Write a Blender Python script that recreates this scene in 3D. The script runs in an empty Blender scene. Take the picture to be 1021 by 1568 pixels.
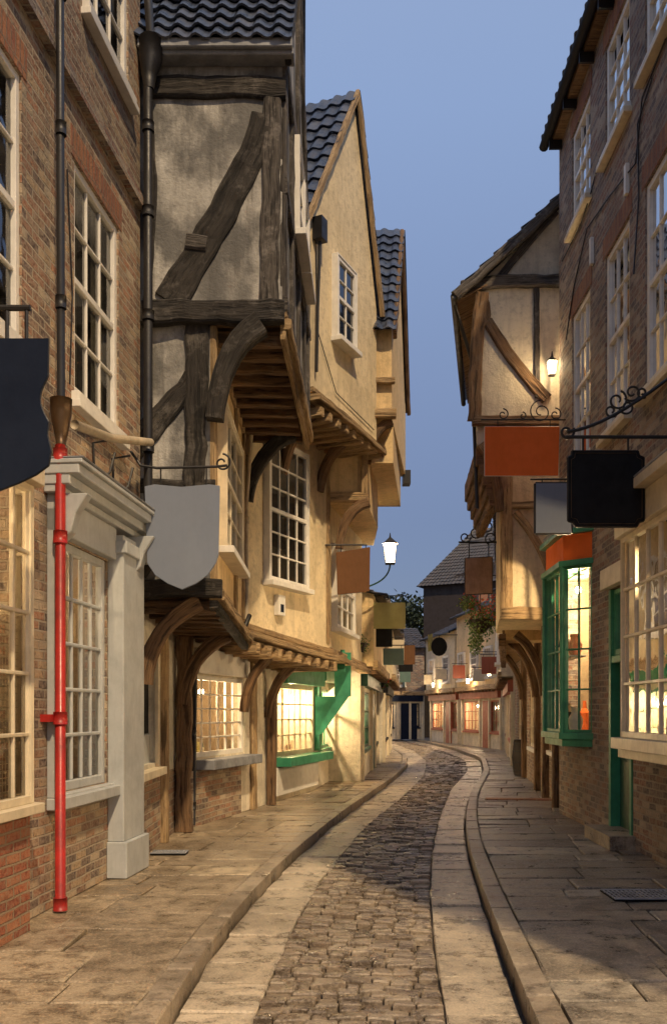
import bpy, math, random
import numpy as np
from mathutils import Vector, noise
random.seed(7)
V=Vector
FOC=1400.0; CX=510.5; HY=1090.0; EYE=1.6
def gx(px,d): return (px-CX)*d/FOC
def gz(py,d): return EYE+(HY-py)*d/FOC
Z=V((0,0,1))
# ---------------------------------------------------------------- materials
MATS={}
def nmat(name):
    m=bpy.data.materials.new(name); m.use_nodes=True
    nt=m.node_tree; b=nt.nodes["Principled BSDF"]
    MATS[name]=m
    return m,nt,b
def N(nt,t,**k):
    n=nt.nodes.new(t)
    for a,v in k.items(): setattr(n,a,v)
    return n
def L(nt,a,b): nt.links.new(a,b)
def coord(nt,kind,scale):
    tc=N(nt,'ShaderNodeTexCoord'); mp=N(nt,'ShaderNodeMapping')
    mp.inputs['Scale'].default_value=scale
    L(nt,tc.outputs[kind],mp.inputs[0]); return mp.outputs[0]
def nz(nt,co,scale,detail=4,rough=.6):
    n=N(nt,'ShaderNodeTexNoise'); n.inputs['Scale'].default_value=scale
    n.inputs['Detail'].default_value=min(detail,5); n.inputs['Roughness'].default_value=rough
    L(nt,co,n.inputs['Vector']); return n.outputs['Fac']
def ramp(nt,fac,stops,interp='LINEAR'):
    r=N(nt,'ShaderNodeValToRGB'); cr=r.color_ramp; cr.interpolation=interp
    while len(cr.elements)<len(stops): cr.elements.new(.5)
    for e,(p,c) in zip(cr.elements,stops):
        e.position=p; e.color=(c[0],c[1],c[2],1) if hasattr(c,'__len__') else (c,c,c,1)
    L(nt,fac,r.inputs[0]); return r.outputs[0]
def mix(nt,fac,a,b,mode='MIX'):
    m=N(nt,'ShaderNodeMix',data_type='RGBA',blend_type=mode)
    for s,v in ((m.inputs[0],fac),(m.inputs[6],a),(m.inputs[7],b)):
        if hasattr(v,'links'): L(nt,v,s)
        elif hasattr(v,'__len__'): s.default_value=(v[0],v[1],v[2],1)
        else: s.default_value=v
    return m.outputs[2]
def math_(nt,op,a,b=None,c=None):
    m=N(nt,'ShaderNodeMath',operation=op)
    for i,v in enumerate((a,b,c)):
        if v is None: continue
        if hasattr(v,'links'): L(nt,v,m.inputs[i])
        else: m.inputs[i].default_value=v
    return m.outputs[0]
def bump(nt,b,h,dist=.01,st=1.0):
    n=N(nt,'ShaderNodeBump'); n.inputs['Distance'].default_value=dist; n.inputs['Strength'].default_value=st
    L(nt,h,n.inputs['Height']); L(nt,n.outputs[0],b.inputs['Normal'])
def sc(c,k): return tuple(x*k for x in c)
def plaster(name,c,dark=.45,rough=.9,dirt=.5,bst=.6,soot=0):
    m,nt,b=nmat(name)
    co=coord(nt,'Object',(1,1,1)); cs=coord(nt,'Object',(5,5,.5))
    f=nz(nt,co,1.3,5,.65)
    col=mix(nt,ramp(nt,f,[(.36,0),(.58,1)]),sc(c,dark+.2),c)
    st=nz(nt,cs,1.6,4,.7)
    col=mix(nt,ramp(nt,st,[(.48,0),(.75,dirt)]),col,sc((c[0],c[1]*.92,c[2]*.8),dark*.5))
    fine=nz(nt,co,9,5,.75)
    col=mix(nt,ramp(nt,fine,[(.32,.6),(.5,0)]),col,sc(c,.5))
    if soot:
        col=mix(nt,ramp(nt,nz(nt,coord(nt,'Object',(1.3,1.3,.8)),1.5,5,.6),[(.44,soot),(.58,0)]),col,(.10,.098,.095))
    L(nt,col,b.inputs['Base Color']); b.inputs['Roughness'].default_value=rough
    h=math_(nt,'ADD',nz(nt,co,28,3,.7),math_(nt,'MULTIPLY',nz(nt,co,3,2),2.0))
    bump(nt,b,h,.02,bst); return m
def paint(name,c,rough=.45,var=.25,bs=.15,metal=0,dirtc=None,spec=.5):
    m,nt,b=nmat(name)
    co=coord(nt,'Object',(1,1,1)); f=nz(nt,co,4,5,.7)
    d=dirtc or sc(c,1-var*1.8)
    col=mix(nt,ramp(nt,f,[(.4,0),(.72,.8)]),c,d)
    f2=nz(nt,coord(nt,'Object',(9,9,1.5)),3,4)
    col=mix(nt,ramp(nt,f2,[(.5,0),(.8,min(.5,var*2))]),col,sc(c,.5))
    L(nt,col,b.inputs['Base Color']); b.inputs['Metallic'].default_value=metal; b.inputs['Specular IOR Level'].default_value=spec
    L(nt,ramp(nt,f,[(.3,rough*.8),(.7,min(1,rough*1.4))]),b.inputs['Roughness'])
    bump(nt,b,nz(nt,co,45,2),.004,bs); return m
def timberm(name,c1,c2,c3=None):
    m,nt,b=nmat(name)
    uv=coord(nt,'UV',(2.2,34,1)); uv2=coord(nt,'UV',(.9,9,1)); co=coord(nt,'Object',(1,1,1))
    f=nz(nt,uv,1,5,.75); g=nz(nt,uv2,1.3,4,.6)
    col=mix(nt,ramp(nt,f,[(.36,0),(.64,1)]),c1,c2)
    col=mix(nt,ramp(nt,nz(nt,co,3.4,5,.75),[(.52,0),(.66,.8)]),col,c3 or sc(c2,1.7))
    col=mix(nt,ramp(nt,f,[(.36,1),(.43,0)]),col,sc(c1,.2))
    col=mix(nt,ramp(nt,g,[(.38,.9),(.46,0)]),col,sc(c1,.4))
    L(nt,col,b.inputs['Base Color']); b.inputs['Roughness'].default_value=.8
    h=math_(nt,'ADD',f,math_(nt,'MULTIPLY',g,1.2)); bump(nt,b,h,.05,1); return m
def brickm(name,cols,mortar,bw=.225,rh=.078,ms=.011,grime=.5):
    m,nt,b=nmat(name)
    tc=N(nt,'ShaderNodeTexCoord')
    wob=N(nt,'ShaderNodeTexNoise'); wob.inputs['Scale'].default_value=2.2; L(nt,tc.outputs['UV'],wob.inputs['Vector'])
    va=N(nt,'ShaderNodeVectorMath',operation='MULTIPLY_ADD'); L(nt,wob.outputs['Color'],va.inputs[0]); va.inputs[1].default_value=(.03,.035,0); L(nt,tc.outputs['UV'],va.inputs[2])
    uv=va.outputs[0]
    br=N(nt,'ShaderNodeTexBrick'); L(nt,uv,br.inputs['Vector'])
    for k,v in (('Scale',1),('Mortar Size',ms),('Mortar Smooth',.35),('Brick Width',bw),('Row Height',rh)): br.inputs[k].default_value=v
    sp=N(nt,'ShaderNodeSeparateXYZ'); L(nt,uv,sp.inputs[0])
    row=math_(nt,'FLOOR',math_(nt,'DIVIDE',sp.outputs[1],rh))
    par=math_(nt,'LESS_THAN',math_(nt,'FLOORED_MODULO',row,2.0),.5)
    cell=math_(nt,'FLOOR',math_(nt,'DIVIDE',math_(nt,'ADD',sp.outputs[0],math_(nt,'MULTIPLY',par,bw*.5)),bw))
    cb=N(nt,'ShaderNodeCombineXYZ'); L(nt,cell,cb.inputs[0]); L(nt,row,cb.inputs[1])
    wn=N(nt,'ShaderNodeTexWhiteNoise',noise_dimensions='2D'); L(nt,cb.outputs[0],wn.inputs['Vector'])
    n=len(cols); bc=ramp(nt,wn.outputs['Value'],[(i/n,c) for i,c in enumerate(cols)],'CONSTANT')
    co=coord(nt,'Object',(1,1,1))
    ch=nz(nt,co,26,4,.7)
    bc=mix(nt,ramp(nt,ch,[(.42,0),(.7,.8)]),bc,mortar)
    bc=mix(nt,ramp(nt,ch,[(.28,.8),(.45,0)]),bc,(.03,.025,.025))
    col=mix(nt,br.outputs['Fac'],bc,mortar)
    lo=nz(nt,co,.9,5,.65)
    col=mix(nt,ramp(nt,lo,[(.4,grime),(.62,0)]),col,(.06,.05,.045))
    L(nt,col,b.inputs['Base Color']); b.inputs['Roughness'].default_value=.88
    h=math_(nt,'SUBTRACT',math_(nt,'MULTIPLY',ch,.6),br.outputs['Fac'])
    bump(nt,b,h,.026,1.0); return m
def stonem(name,cols,rough=.5,bsc=14,bd=.012,blot=.7):
    m,nt,b=nmat(name)
    g=N(nt,'ShaderNodeNewGeometry'); co=coord(nt,'Object',(1,1,1))
    bc=ramp(nt,g.outputs['Random Per Island'],[(i/(len(cols)-1),c) for i,c in enumerate(cols)])
    f=nz(nt,co,5,5,.75)
    bc=mix(nt,ramp(nt,f,[(.40,.85),(.55,0)]),bc,sc(cols[0],.45))
    f2=nz(nt,co,.9,5,.65)
    bc=mix(nt,ramp(nt,f2,[(.47,0),(.62,blot)]),bc,sc(cols[0],.5))
    f3=nz(nt,co,60,3,.7); bc=mix(nt,ramp(nt,f3,[(.52,0),(.68,.45)]),bc,sc(cols[-1],1.35))
    bc=mix(nt,ramp(nt,f3,[(.32,.6),(.44,0)]),bc,sc(cols[0],.4))
    L(nt,bc,b.inputs['Base Color'])
    L(nt,ramp(nt,f,[(.35,rough*.55),(.65,min(1,rough*1.6))]),b.inputs['Roughness'])
    bump(nt,b,math_(nt,'ADD',nz(nt,co,bsc,5,.65),math_(nt,'MULTIPLY',f3,.35)),bd,1); return m
def emis(name,c1,c2,st,scale=3):
    m,nt,b=nmat(name)
    co=coord(nt,'Object',(1,1,1)); f=nz(nt,co,scale,3,.5)
    vo=N(nt,'ShaderNodeTexVoronoi'); vo.inputs['Scale'].default_value=scale*2.4; L(nt,co,vo.inputs['Vector'])
    s=N(nt,'ShaderNodeSeparateColor'); L(nt,vo.outputs['Color'],s.inputs[0])
    col=mix(nt,ramp(nt,f,[(.38,0),(.62,1)]),c1,c2)
    col=mix(nt,ramp(nt,s.outputs[0],[(.25,.85),(.8,0)]),col,sc(c1,.15))
    b.inputs['Base Color'].default_value=(.3,.2,.1,1)
    L(nt,col,b.inputs['Emission Color']); b.inputs['Emission Strength'].default_value=st
    m.cycles.emission_sampling='NONE'
    return m

plaster('plaster_grey',(.50,.48,.44),.3,.9,.8,.6,.85)
plaster('plaster_cream',(.80,.66,.42),.6,.85,.35)
plaster('plaster_pale',(.78,.70,.54),.55,.88,.4)
plaster('plaster_ochre',(.80,.59,.31),.6,.85,.4)
plaster('plaster_shop',(.66,.61,.50),.5,.8,.4)
timberm('timber_dark',(.018,.015,.013),(.055,.047,.04),(.15,.135,.12))
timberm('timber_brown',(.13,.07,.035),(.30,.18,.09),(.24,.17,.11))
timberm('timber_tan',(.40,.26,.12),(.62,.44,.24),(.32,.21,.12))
timberm('timber_grey',(.05,.042,.038),(.17,.15,.13),(.30,.27,.24))
brickm('brick_brown',[(.24,.13,.08),(.40,.23,.13),(.48,.34,.20),(.15,.10,.08),(.34,.17,.10),(.52,.41,.28),(.32,.21,.14),(.42,.19,.10)],(.46,.38,.28),grime=.35)
brickm('brick_dark',[(.18,.11,.095),(.28,.155,.11),(.38,.26,.18),(.12,.09,.095),(.28,.13,.09),(.47,.37,.28),(.22,.17,.16)],(.38,.33,.27),grime=.35)
brickm('brick_red',[(.36,.09,.04),(.42,.13,.06),(.30,.08,.04),(.45,.17,.08)],(.34,.25,.16),grime=.25)
brickm('brick_lintel',[(.38,.13,.06),(.32,.11,.06),(.44,.18,.08)],(.28,.18,.12),bw=.075,rh=.26,grime=.3)
paint('white_paint',(.80,.77,.70),.4,.15)
paint('cream_paint',(.72,.62,.44),.4,.18)
paint('grey_paint',(.46,.48,.48),.45,.15)
paint('dark_grey_paint',(.13,.14,.15),.45,.2)
paint('green_paint',(.05,.29,.16),.35,.25)
paint('dark_green_paint',(.02,.08,.05),.35,.2)
paint('red_paint',(.42,.025,.02),.35,.35)
paint('black_iron',(.016,.015,.016),.42,.2,.4)
paint('black_paint',(.008,.008,.009),.6,.2,spec=.2)
paint('navy_paint',(.009,.015,.034),.6,.1,spec=.12)
paint('silver_paint',(.19,.22,.28),.45,.05,.1)
paint('orange_paint',(.88,.17,.03),.6,.06,spec=.2)
paint('brown_paint',(.16,.075,.032),.6,.1,spec=.2)
paint('olive_paint',(.38,.34,.12),.5,.1)
paint('teal_paint',(.12,.2,.18),.5,.1)
paint('pink_stone_paint',(.40,.26,.20),.6,.3)
paint('gold_paint',(.10,.06,.03),.4,.3,metal=.5)
paint('red_brown_paint',(.36,.09,.045),.45,.15)
paint('lead',(.28,.29,.31),.5,.35,.5)
paint('beige_pipe',(.50,.41,.28),.5,.3)
paint('dark_wood',(.035,.025,.02),.6,.3,.5)
stonem('setts',[(.17,.125,.085),(.33,.26,.18),(.24,.19,.14),(.44,.36,.26)],.32,16,.010,.4)
stonem('flagstone',[(.26,.195,.125),(.42,.33,.22),(.31,.245,.17),(.54,.44,.30)],.42,7,.018)
stonem('flagstone_dark',[(.20,.165,.125),(.36,.30,.22),(.26,.22,.17),(.48,.42,.32)],.42,7,.018)
stonem('gutter_stone',[(.38,.31,.22),(.58,.49,.36),(.46,.38,.28),(.64,.54,.4)],.34,9,.02,.45)
stonem('kerb_stone',[(.28,.22,.15),(.44,.36,.26),(.34,.28,.21)],.42,9,.016)
stonem('pantile',[(.035,.045,.075),(.06,.075,.11),(.045,.055,.09),(.09,.10,.13)],.38,20,.004,.3)
stonem('slate',[(.05,.05,.06),(.09,.08,.085),(.06,.065,.08)],.6,20,.004,.3)
paint('ground_dirt',(.07,.055,.04),.9,.3,.8)
def glassm():
    m=bpy.data.materials.new('window_glass'); m.use_nodes=True; MATS['glass']=m; nt=m.node_tree
    for n in list(nt.nodes): nt.nodes.remove(n)
    o=N(nt,'ShaderNodeOutputMaterial'); t=N(nt,'ShaderNodeBsdfTransparent'); g=N(nt,'ShaderNodeBsdfGlossy')
    t.inputs[0].default_value=(.85,.87,.86,1); g.inputs['Roughness'].default_value=.03
    co=coord(nt,'Object',(1,1,1)); bp=N(nt,'ShaderNodeBump'); bp.inputs['Distance'].default_value=.02; bp.inputs['Strength'].default_value=.25
    L(nt,nz(nt,co,2.5,2),bp.inputs['Height']); L(nt,bp.outputs[0],g.inputs['Normal'])
    fr=N(nt,'ShaderNodeFresnel'); fr.inputs[0].default_value=1.7
    mx=N(nt,'ShaderNodeMixShader'); L(nt,math_(nt,'ADD',fr.outputs[0],.08),mx.inputs[0]); L(nt,t.outputs[0],mx.inputs[1]); L(nt,g.outputs[0],mx.inputs[2]); L(nt,mx.outputs[0],o.inputs[0])
glassm()
emis('lit',(.85,.42,.15),(1.0,.72,.38),.5,2.2)
emis('lit_soft',(.45,.27,.13),(.75,.56,.34),.30,1.8)
emis('lit_bright',(1.0,.60,.26),(1.0,.80,.5),1.1,3)
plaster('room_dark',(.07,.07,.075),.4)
plaster('room_warm',(.40,.30,.19),.5)
plaster('curtain',(.38,.36,.32),.4,.9,.6)
def emit(name,c,st):
    m,nt,b=nmat(name); b.inputs['Emission Color'].default_value=(*c,1); b.inputs['Emission Strength'].default_value=st; b.inputs['Base Color'].default_value=(1,.9,.7,1)
    m.cycles.emission_sampling='NONE'
emit('bulb',(1,.80,.52),60); emit('lamp_pane',(1,.80,.50),9)
def leafm(name,cols):
    m,nt,b=nmat(name); g=N(nt,'ShaderNodeNewGeometry')
    L(nt,ramp(nt,g.outputs['Random Per Island'],[(i/(len(cols)-1),c) for i,c in enumerate(cols)]),b.inputs['Base Color']); b.inputs['Roughness'].default_value=.6
leafm('leaf',[(.06,.13,.02),(.16,.26,.05),(.10,.19,.04),(.28,.34,.10)])
leafm('leaf_far',[(.02,.035,.02),(.05,.07,.035),(.035,.05,.03)])
leafm('petal',[(.6,.03,.02),(.8,.14,.03),(.7,.06,.12)])

# ---------------------------------------------------------------- mesh builder
class MB:
    def __init__(s): s.v=[];s.f=[];s.uv=[]
    def face(s,pts,uv=None):
        i=len(s.v); s.v+= [tuple(p) for p in pts]; s.f.append(tuple(range(i,i+len(pts)))); s.uv.append(uv)
    def raw(s,vs,fs,uvs=None):
        i=len(s.v); s.v+=[tuple(p) for p in vs]
        for k,f in enumerate(fs): s.f.append(tuple(a+i for a in f)); s.uv.append(uvs[k] if uvs else None)
    def hexa(s,c):
        s.raw(c,[(3,2,1,0),(4,5,6,7),(0,1,5,4),(1,2,6,5),(2,3,7,6),(3,0,4,7)])
    def box(s,o,a,b,c):
        s.hexa([o,o+a,o+a+b,o+b,o+c,o+a+c,o+a+b+c,o+b+c])
    def abox(s,x0,x1,y0,y1,z0,z1): s.box(V((x0,y0,z0)),V((x1-x0,0,0)),V((0,y1-y0,0)),V((0,0,z1-z0)))
    def prism(s,poly,vec):
        n=len(poly); vs=[V(p) for p in poly]+[V(p)+vec for p in poly]
        fs=[tuple(range(n))[::-1],tuple(range(n,2*n))]+[(i,(i+1)%n,(i+1)%n+n,i+n) for i in range(n)]
        s.raw(vs,fs)
    def tube(s,pts,r,n=8,cap=True):
        pts=[V(p) for p in pts]; rs=r if hasattr(r,'__len__') else [r]*len(pts)
        vs=[];fs=[]; up=None
        for i,p in enumerate(pts):
            t=(pts[min(i+1,len(pts)-1)]-pts[max(i-1,0)]).normalized()
            if up is None: up=V((0,0,1)) if abs(t.z)<.9 else V((1,0,0))
            a=t.cross(up)
            if a.length<1e-4: a=t.cross(V((.3,1,.2)))
            a.normalize(); up=a.cross(t).normalized()
            for k in range(n):
                an=2*math.pi*k/n; vs.append(p+(a*math.cos(an)+up*math.sin(an))*rs[i])
        for i in range(len(pts)-1):
            for k in range(n): fs.append((i*n+k,i*n+(k+1)%n,(i+1)*n+(k+1)%n,(i+1)*n+k))
        if cap: fs.append(tuple(range(n))); fs.append(tuple(range((len(pts)-1)*n,len(pts)*n))[::-1])
        s.raw(vs,fs)
    def timber(s,pts,w,th,nv,wob=.008,seg=.14,back=.02):
        pts=[V(p) for p in pts]; nv=V(nv).normalized()
        cum=[0]
        for a,b in zip(pts,pts[1:]): cum.append(cum[-1]+(b-a).length)
        n=max(2,int(cum[-1]/seg)); ws=w if hasattr(w,'__len__') else (w,w)
        R=[]
        for i in range(n+1):
            d=cum[-1]*i/n; k=0
            while k<len(cum)-2 and cum[k+1]<d: k+=1
            q=(d-cum[k])/max(1e-6,cum[k+1]-cum[k]); R.append(pts[k].lerp(pts[k+1],q))
        sd=random.uniform(0,100); vs=[];fs=[];uvs=[]
        for i,p in enumerate(R):
            t=(R[min(i+1,n)]-R[max(i-1,0)]).normalized(); c=t.cross(nv).normalized()
            ww=(ws[0]+(ws[1]-ws[0])*i/n)/2
            j=[noise.noise(V((i*.6,sd+q*7,0)))*wob*2 for q in range(4)]
            a=ww+j[0]; b=ww+j[1]
            ch=min(.02,ww*.25)
            vs+=[p-c*a-nv*back,p-c*a+nv*(th-ch+j[2]),p-c*(a-ch)+nv*(th+j[2]),p+c*(b-ch)+nv*(th+j[3]),p+c*b+nv*(th-ch+j[3]),p+c*b-nv*back]
        off=sd
        wv=[0,.1,.13,.3,.33,.45]
        for i in range(n):
            for k in range(5):
                fs.append((i*6+k,i*6+k+1,(i+1)*6+k+1,(i+1)*6+k))
                u0=off+cum[-1]*i/n;u1=off+cum[-1]*(i+1)/n
                uvs.append([(u0,off+wv[k]),(u0,off+wv[k+1]),(u1,off+wv[k+1]),(u1,off+wv[k])])
        fs.append(tuple(range(6))[::-1]); uvs.append(None); fs.append(tuple(range(n*6,n*6+6))); uvs.append(None)
        s.raw(vs,fs,uvs)
    def finish(s,name,mat,parent=None,bevel=0,smooth=False):
        me=bpy.data.meshes.new(name); me.from_pydata(s.v,[],s.f); me.update()
        uvl=me.uv_layers.new(name='UVMap')
        for p,uv in zip(me.polygons,s.uv):
            if uv is None:
                n=p.normal
                if abs(n.z)>.8: t=V((1,0,0)); b=V((0,1,0))
                else:
                    t=Z.cross(n).normalized(); b=Z
                for li in p.loop_indices:
                    c=me.vertices[me.loops[li].vertex_index].co
                    uvl.data[li].uv=(c.dot(t),c.dot(b))
            else:
                for li,q in zip(p.loop_indices,uv): uvl.data[li].uv=q
        me.materials.append(MATS[mat])
        o=bpy.data.objects.new(name,me); bpy.context.collection.objects.link(o)
        if parent: o.parent=parent
        if smooth: me.shade_smooth()
        if bevel:
            b=o.modifiers.new('b','BEVEL'); b.width=bevel; b.segments=1; b.limit_method='ANGLE'
        return o
GR=[]
BEV={'white_paint':.005,'cream_paint':.005,'grey_paint':.008,'green_paint':.005,'lead':.01,'dark_grey_paint':.005}
class G:
    def __init__(s,name): s.name=name; s.p={}; GR.append(s); s.lights=[]
    def m(s,part,mat):
        k=(part,mat)
        if k not in s.p: s.p[k]=MB()
        return s.p[k]
    def done(s):
        e=bpy.data.objects.new(s.name,None); bpy.context.collection.objects.link(e)
        for (part,mat),mb in s.p.items():
            mb.finish(part,mat,e,BEV.get(mat,0),smooth=part.startswith('round_') )
        for l in s.lights: l.parent=e
def plight(g,loc,power,col=(1,.68,.36),r=.08,name='bulb_light'):
    d=bpy.data.lights.new(name,'POINT'); d.energy=power; d.color=col; d.shadow_soft_size=r
    o=bpy.data.objects.new(name,d); o.location=loc; bpy.context.collection.objects.link(o); g.lights.append(o)
GOODS=['cream_paint','red_brown_paint','olive_paint','white_paint','brown_paint','teal_paint','gold_paint','orange_paint','dark_green_paint']
class Fac:
    def __init__(s,x0,y0,x1,y1,sg=1):
        s.o=V((x0,y0,0)); s.t=V((x1-x0,y1-y0,0)); s.len=s.t.length; s.t.normalize(); s.n=s.t.cross(Z)*sg
    def P(s,u,z,o=0): return s.o+s.t*u+s.n*o+Z*z
    def uz(s,px,py,out=0):
        r=V(((px-CX)/FOC,1,(HY-py)/FOC)); c=V((0,0,EYE)); o=s.o+s.n*out
        k=(o-c).dot(s.n)/r.dot(s.n); p=c+r*k
        return (p-o).dot(s.t),p.z
    def u(s,px,out=0): return s.uz(px,HY,out)[0]
    def z(s,px,py,out=0): return s.uz(px,py,out)[1]
    def box(s,mb,u0,u1,z0,z1,o0,o1): mb.box(s.P(u0,z0,o0),s.t*(u1-u0),s.n*(o1-o0),Z*(z1-z0))
    def wall(s,mb,u0,u1,z0,z1,holes=(),rev=.22):
        us=sorted({u0,u1,*[h[0] for h in holes],*[h[1] for h in holes]}); zs=sorted({z0,z1,*[h[2] for h in holes],*[h[3] for h in holes]})
        us=[u for u in us if u0<=u<=u1]; zs=[z for z in zs if z0<=z<=z1]
        for a,b in zip(us,us[1:]):
            for c,d in zip(zs,zs[1:]):
                mu,mz=(a+b)/2,(c+d)/2
                if any(h[0]<mu<h[1] and h[2]<mz<h[3] for h in holes): continue
                q=[s.P(a,c),s.P(b,c),s.P(b,d),s.P(a,d)]
                if s.t.cross(Z).dot(s.n)<0: q=q[::-1]
                mb.face(q)
        for h in holes:
            a,b,c,d=h[:4]
            mb.face([s.P(a,c),s.P(a,d),s.P(a,d,-rev),s.P(a,c,-rev)]); mb.face([s.P(b,c),s.P(b,d),s.P(b,d,-rev),s.P(b,c,-rev)])
            mb.face([s.P(a,c),s.P(b,c),s.P(b,c,-rev),s.P(a,c,-rev)]); mb.face([s.P(a,d),s.P(b,d),s.P(b,d,-rev),s.P(a,d,-rev)])
    def shell(s,mb,u0,u1,z0,z1,holes=(),dep=3.5,rev=.22):
        s.wall(mb,u0,u1,z0,z1,holes,rev)
        for u in (u0,u1): mb.face([s.P(u,z0),s.P(u,z1),s.P(u,z1,-dep),s.P(u,z0,-dep)])
        mb.face([s.P(u0,z1),s.P(u1,z1),s.P(u1,z1,-dep),s.P(u0,z1,-dep)])
        mb.face([s.P(u0,z0),s.P(u1,z0),s.P(u1,z0,-dep),s.P(u0,z0,-dep)])
        mb.face([s.P(u0,z0,-dep),s.P(u1,z0,-dep),s.P(u1,z1,-dep),s.P(u0,z1,-dep)])
    def room(s,g,u0,u1,z0,z1,dep=.95,power=25,o0=-.225,mat='room_warm',n=1,goods=True,seed=1,fwd=.35,hz=.22):
        rs=random.Random(seed*17+int(u0*100))
        if u1<u0: u0,u1=u1,u0
        r=g.m('shop_interior',mat); a,b,c,d=u0-.02,u1+.02,z0-.02,z1+.02
        o1=o0-dep
        for q in ([(a,c,o1),(b,c,o1),(b,d,o1),(a,d,o1)],[(a,c,o0),(b,c,o0),(b,c,o1),(a,c,o1)],[(a,d,o0),(b,d,o0),(b,d,o1),(a,d,o1)],[(a,c,o0),(a,d,o0),(a,d,o1),(a,c,o1)],[(b,c,o0),(b,d,o0),(b,d,o1),(b,c,o1)]):
            r.face([s.P(*x) for x in q])
        if goods:
            sh=g.m('shelves','dark_wood'); H_=z1-z0
            lev=[z0+.0,z0+H_*.30,z0+H_*.58]
            for k,zz in enumerate(lev):
                if k: s.box(sh,a+.03,b-.03,zz-.025,zz,o1+.02,o1+.30)
                u=a+.08
                while u<b-.15:
                    w=rs.uniform(.05,.16); h=rs.uniform(.08,H_*.24); oo=o1+.06 if k else rs.uniform(o1+.35,o0-.25)
                    mt=GOODS[rs.randrange(len(GOODS))]
                    if rs.random()<.5: s.box(g.m('goods',mt),u,u+w,zz+.002,zz+h,oo,oo+w*.8)
                    else: g.m('goods',mt).tube([s.P(u+w/2,zz+.002,oo+.08),s.P(u+w/2,zz+h*.6,oo+.08),s.P(u+w/2,zz+h*.75,oo+.08),s.P(u+w/2,zz+h,oo+.08)],[w*.45,w*.5,w*.2,w*.18],8)
                    u+=w+rs.uniform(.03,.12)
        for i in range(n):
            u=u0+(u1-u0)*(i+.5)/n; p=s.P(u,z1-hz,o0-dep*fwd)
            g.m('pendant_cord','black_iron').tube([p+Z*(hz+.01),p+Z*.06],.006,5)
            if power>0:
                g.m('round_pendant_bulb','bulb').tube([p+Z*.05*math.cos(math.pi*(1-k/6)) for k in range(7)],[max(.003,.045*math.sin(math.pi*k/6)) for k in range(7)],10)
                plight(g,p-Z*.09,power/n,(1,.69,.38),.04)
    def window(s,g,u0,u1,z0,z1,nx=3,ny=4,frame='white_paint',back='dark',o=0.0,fw=.06,sill='white_paint',rail=True,bd=.2,bar=.022,arch=False):
        if u1<u0: u0,u1=u1,u0
        f=g.m('window_frames',frame)
        a=o-.09; b=o-.02
        s.box(f,u0,u0+fw,z0,z1,a,b); s.box(f,u1-fw,u1,z0,z1,a,b)
        s.box(f,u0+fw,u1-fw,z0,z0+fw*1.2,a,b-.002); s.box(f,u0+fw,u1-fw,z1-fw,z1,a,b-.002)
        iu0,iu1,iz0,iz1=u0+fw,u1-fw,z0+fw*1.2,z1-fw
        for i in range(1,nx):
            u=iu0+(iu1-iu0)*i/nx; s.box(f,u-bar/2,u+bar/2,iz0,iz1,a+.015,b-.018)
        for j in range(1,ny):
            z=iz0+(iz1-iz0)*j/ny
            big=rail and j==ny//2; w=.03 if big else bar*.55
            s.box(f,iu0,iu1,z-w,z+w,a+.01,b-(.005 if big else .015))
        g.m('window_glass','glass').face([s.P(iu0,iz0,a+.03),s.P(iu1,iz0,a+.03),s.P(iu1,iz1,a+.03),s.P(iu0,iz1,a+.03)])
        if back:
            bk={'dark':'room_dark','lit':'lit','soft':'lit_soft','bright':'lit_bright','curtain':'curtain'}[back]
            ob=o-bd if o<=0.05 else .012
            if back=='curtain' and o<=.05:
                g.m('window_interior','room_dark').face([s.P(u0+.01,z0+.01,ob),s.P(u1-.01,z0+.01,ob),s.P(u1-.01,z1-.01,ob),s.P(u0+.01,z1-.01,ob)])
                W_=(u1-u0)
                for (p,q) in ((u0+.03,u0+W_*random.uniform(.2,.36)),(u1-W_*random.uniform(.2,.36),u1-.03)):
                    n=14; vs=[];fs=[]
                    for k in range(n+1):
                        uu=p+(q-p)*k/n; oo=ob+.05+.015*math.sin(k*2.3)
                        vs+=[s.P(uu,z0+.02,oo),s.P(uu,z1-.02,oo)]
                    for k in range(n): fs.append((2*k,2*k+2,2*k+3,2*k+1))
                    g.m('curtains','curtain').raw(vs,fs)
            else:
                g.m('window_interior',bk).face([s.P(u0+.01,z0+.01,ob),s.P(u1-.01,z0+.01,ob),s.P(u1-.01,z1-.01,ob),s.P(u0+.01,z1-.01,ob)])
        if o>.05:
            m=g.m('window_casing',frame)
            for (p,q) in ((u0-.03,u0),(u1,u1+.03)): s.box(m,p,q,z0-.02,z1+.03,-.03,b+.012)
            s.box(m,u0,u1,z1,z1+.03,-.03,b+.012)
        if sill: s.box(g.m('window_sills',sill),u0-.06,u1+.06,z0-.08,z0-.001,-.05,max(o,0)+.07)
    def timber(s,mb,uz,w,th=.05,**k): mb.timber([s.P(u,z) for u,z in uz],w,th,s.n,**k)
    def pxtimber(s,mb,pts,w,th=.05,**k): s.timber(mb,[s.uz(*p) for p in pts],w,th,**k)
def bez(a,b,c,n=10):
    a,b,c=V(a),V(b),V(c); return [a*(1-t)**2+b*2*t*(1-t)+c*t*t for t in [i/n for i in range(n+1)]]
def bez2(a,b,c,n=8): return [((a[0]*(1-t)**2+b[0]*2*t*(1-t)+c[0]*t*t),(a[1]*(1-t)**2+b[1]*2*t*(1-t)+c[1]*t*t)) for t in [i/n for i in range(n+1)]]
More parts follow.
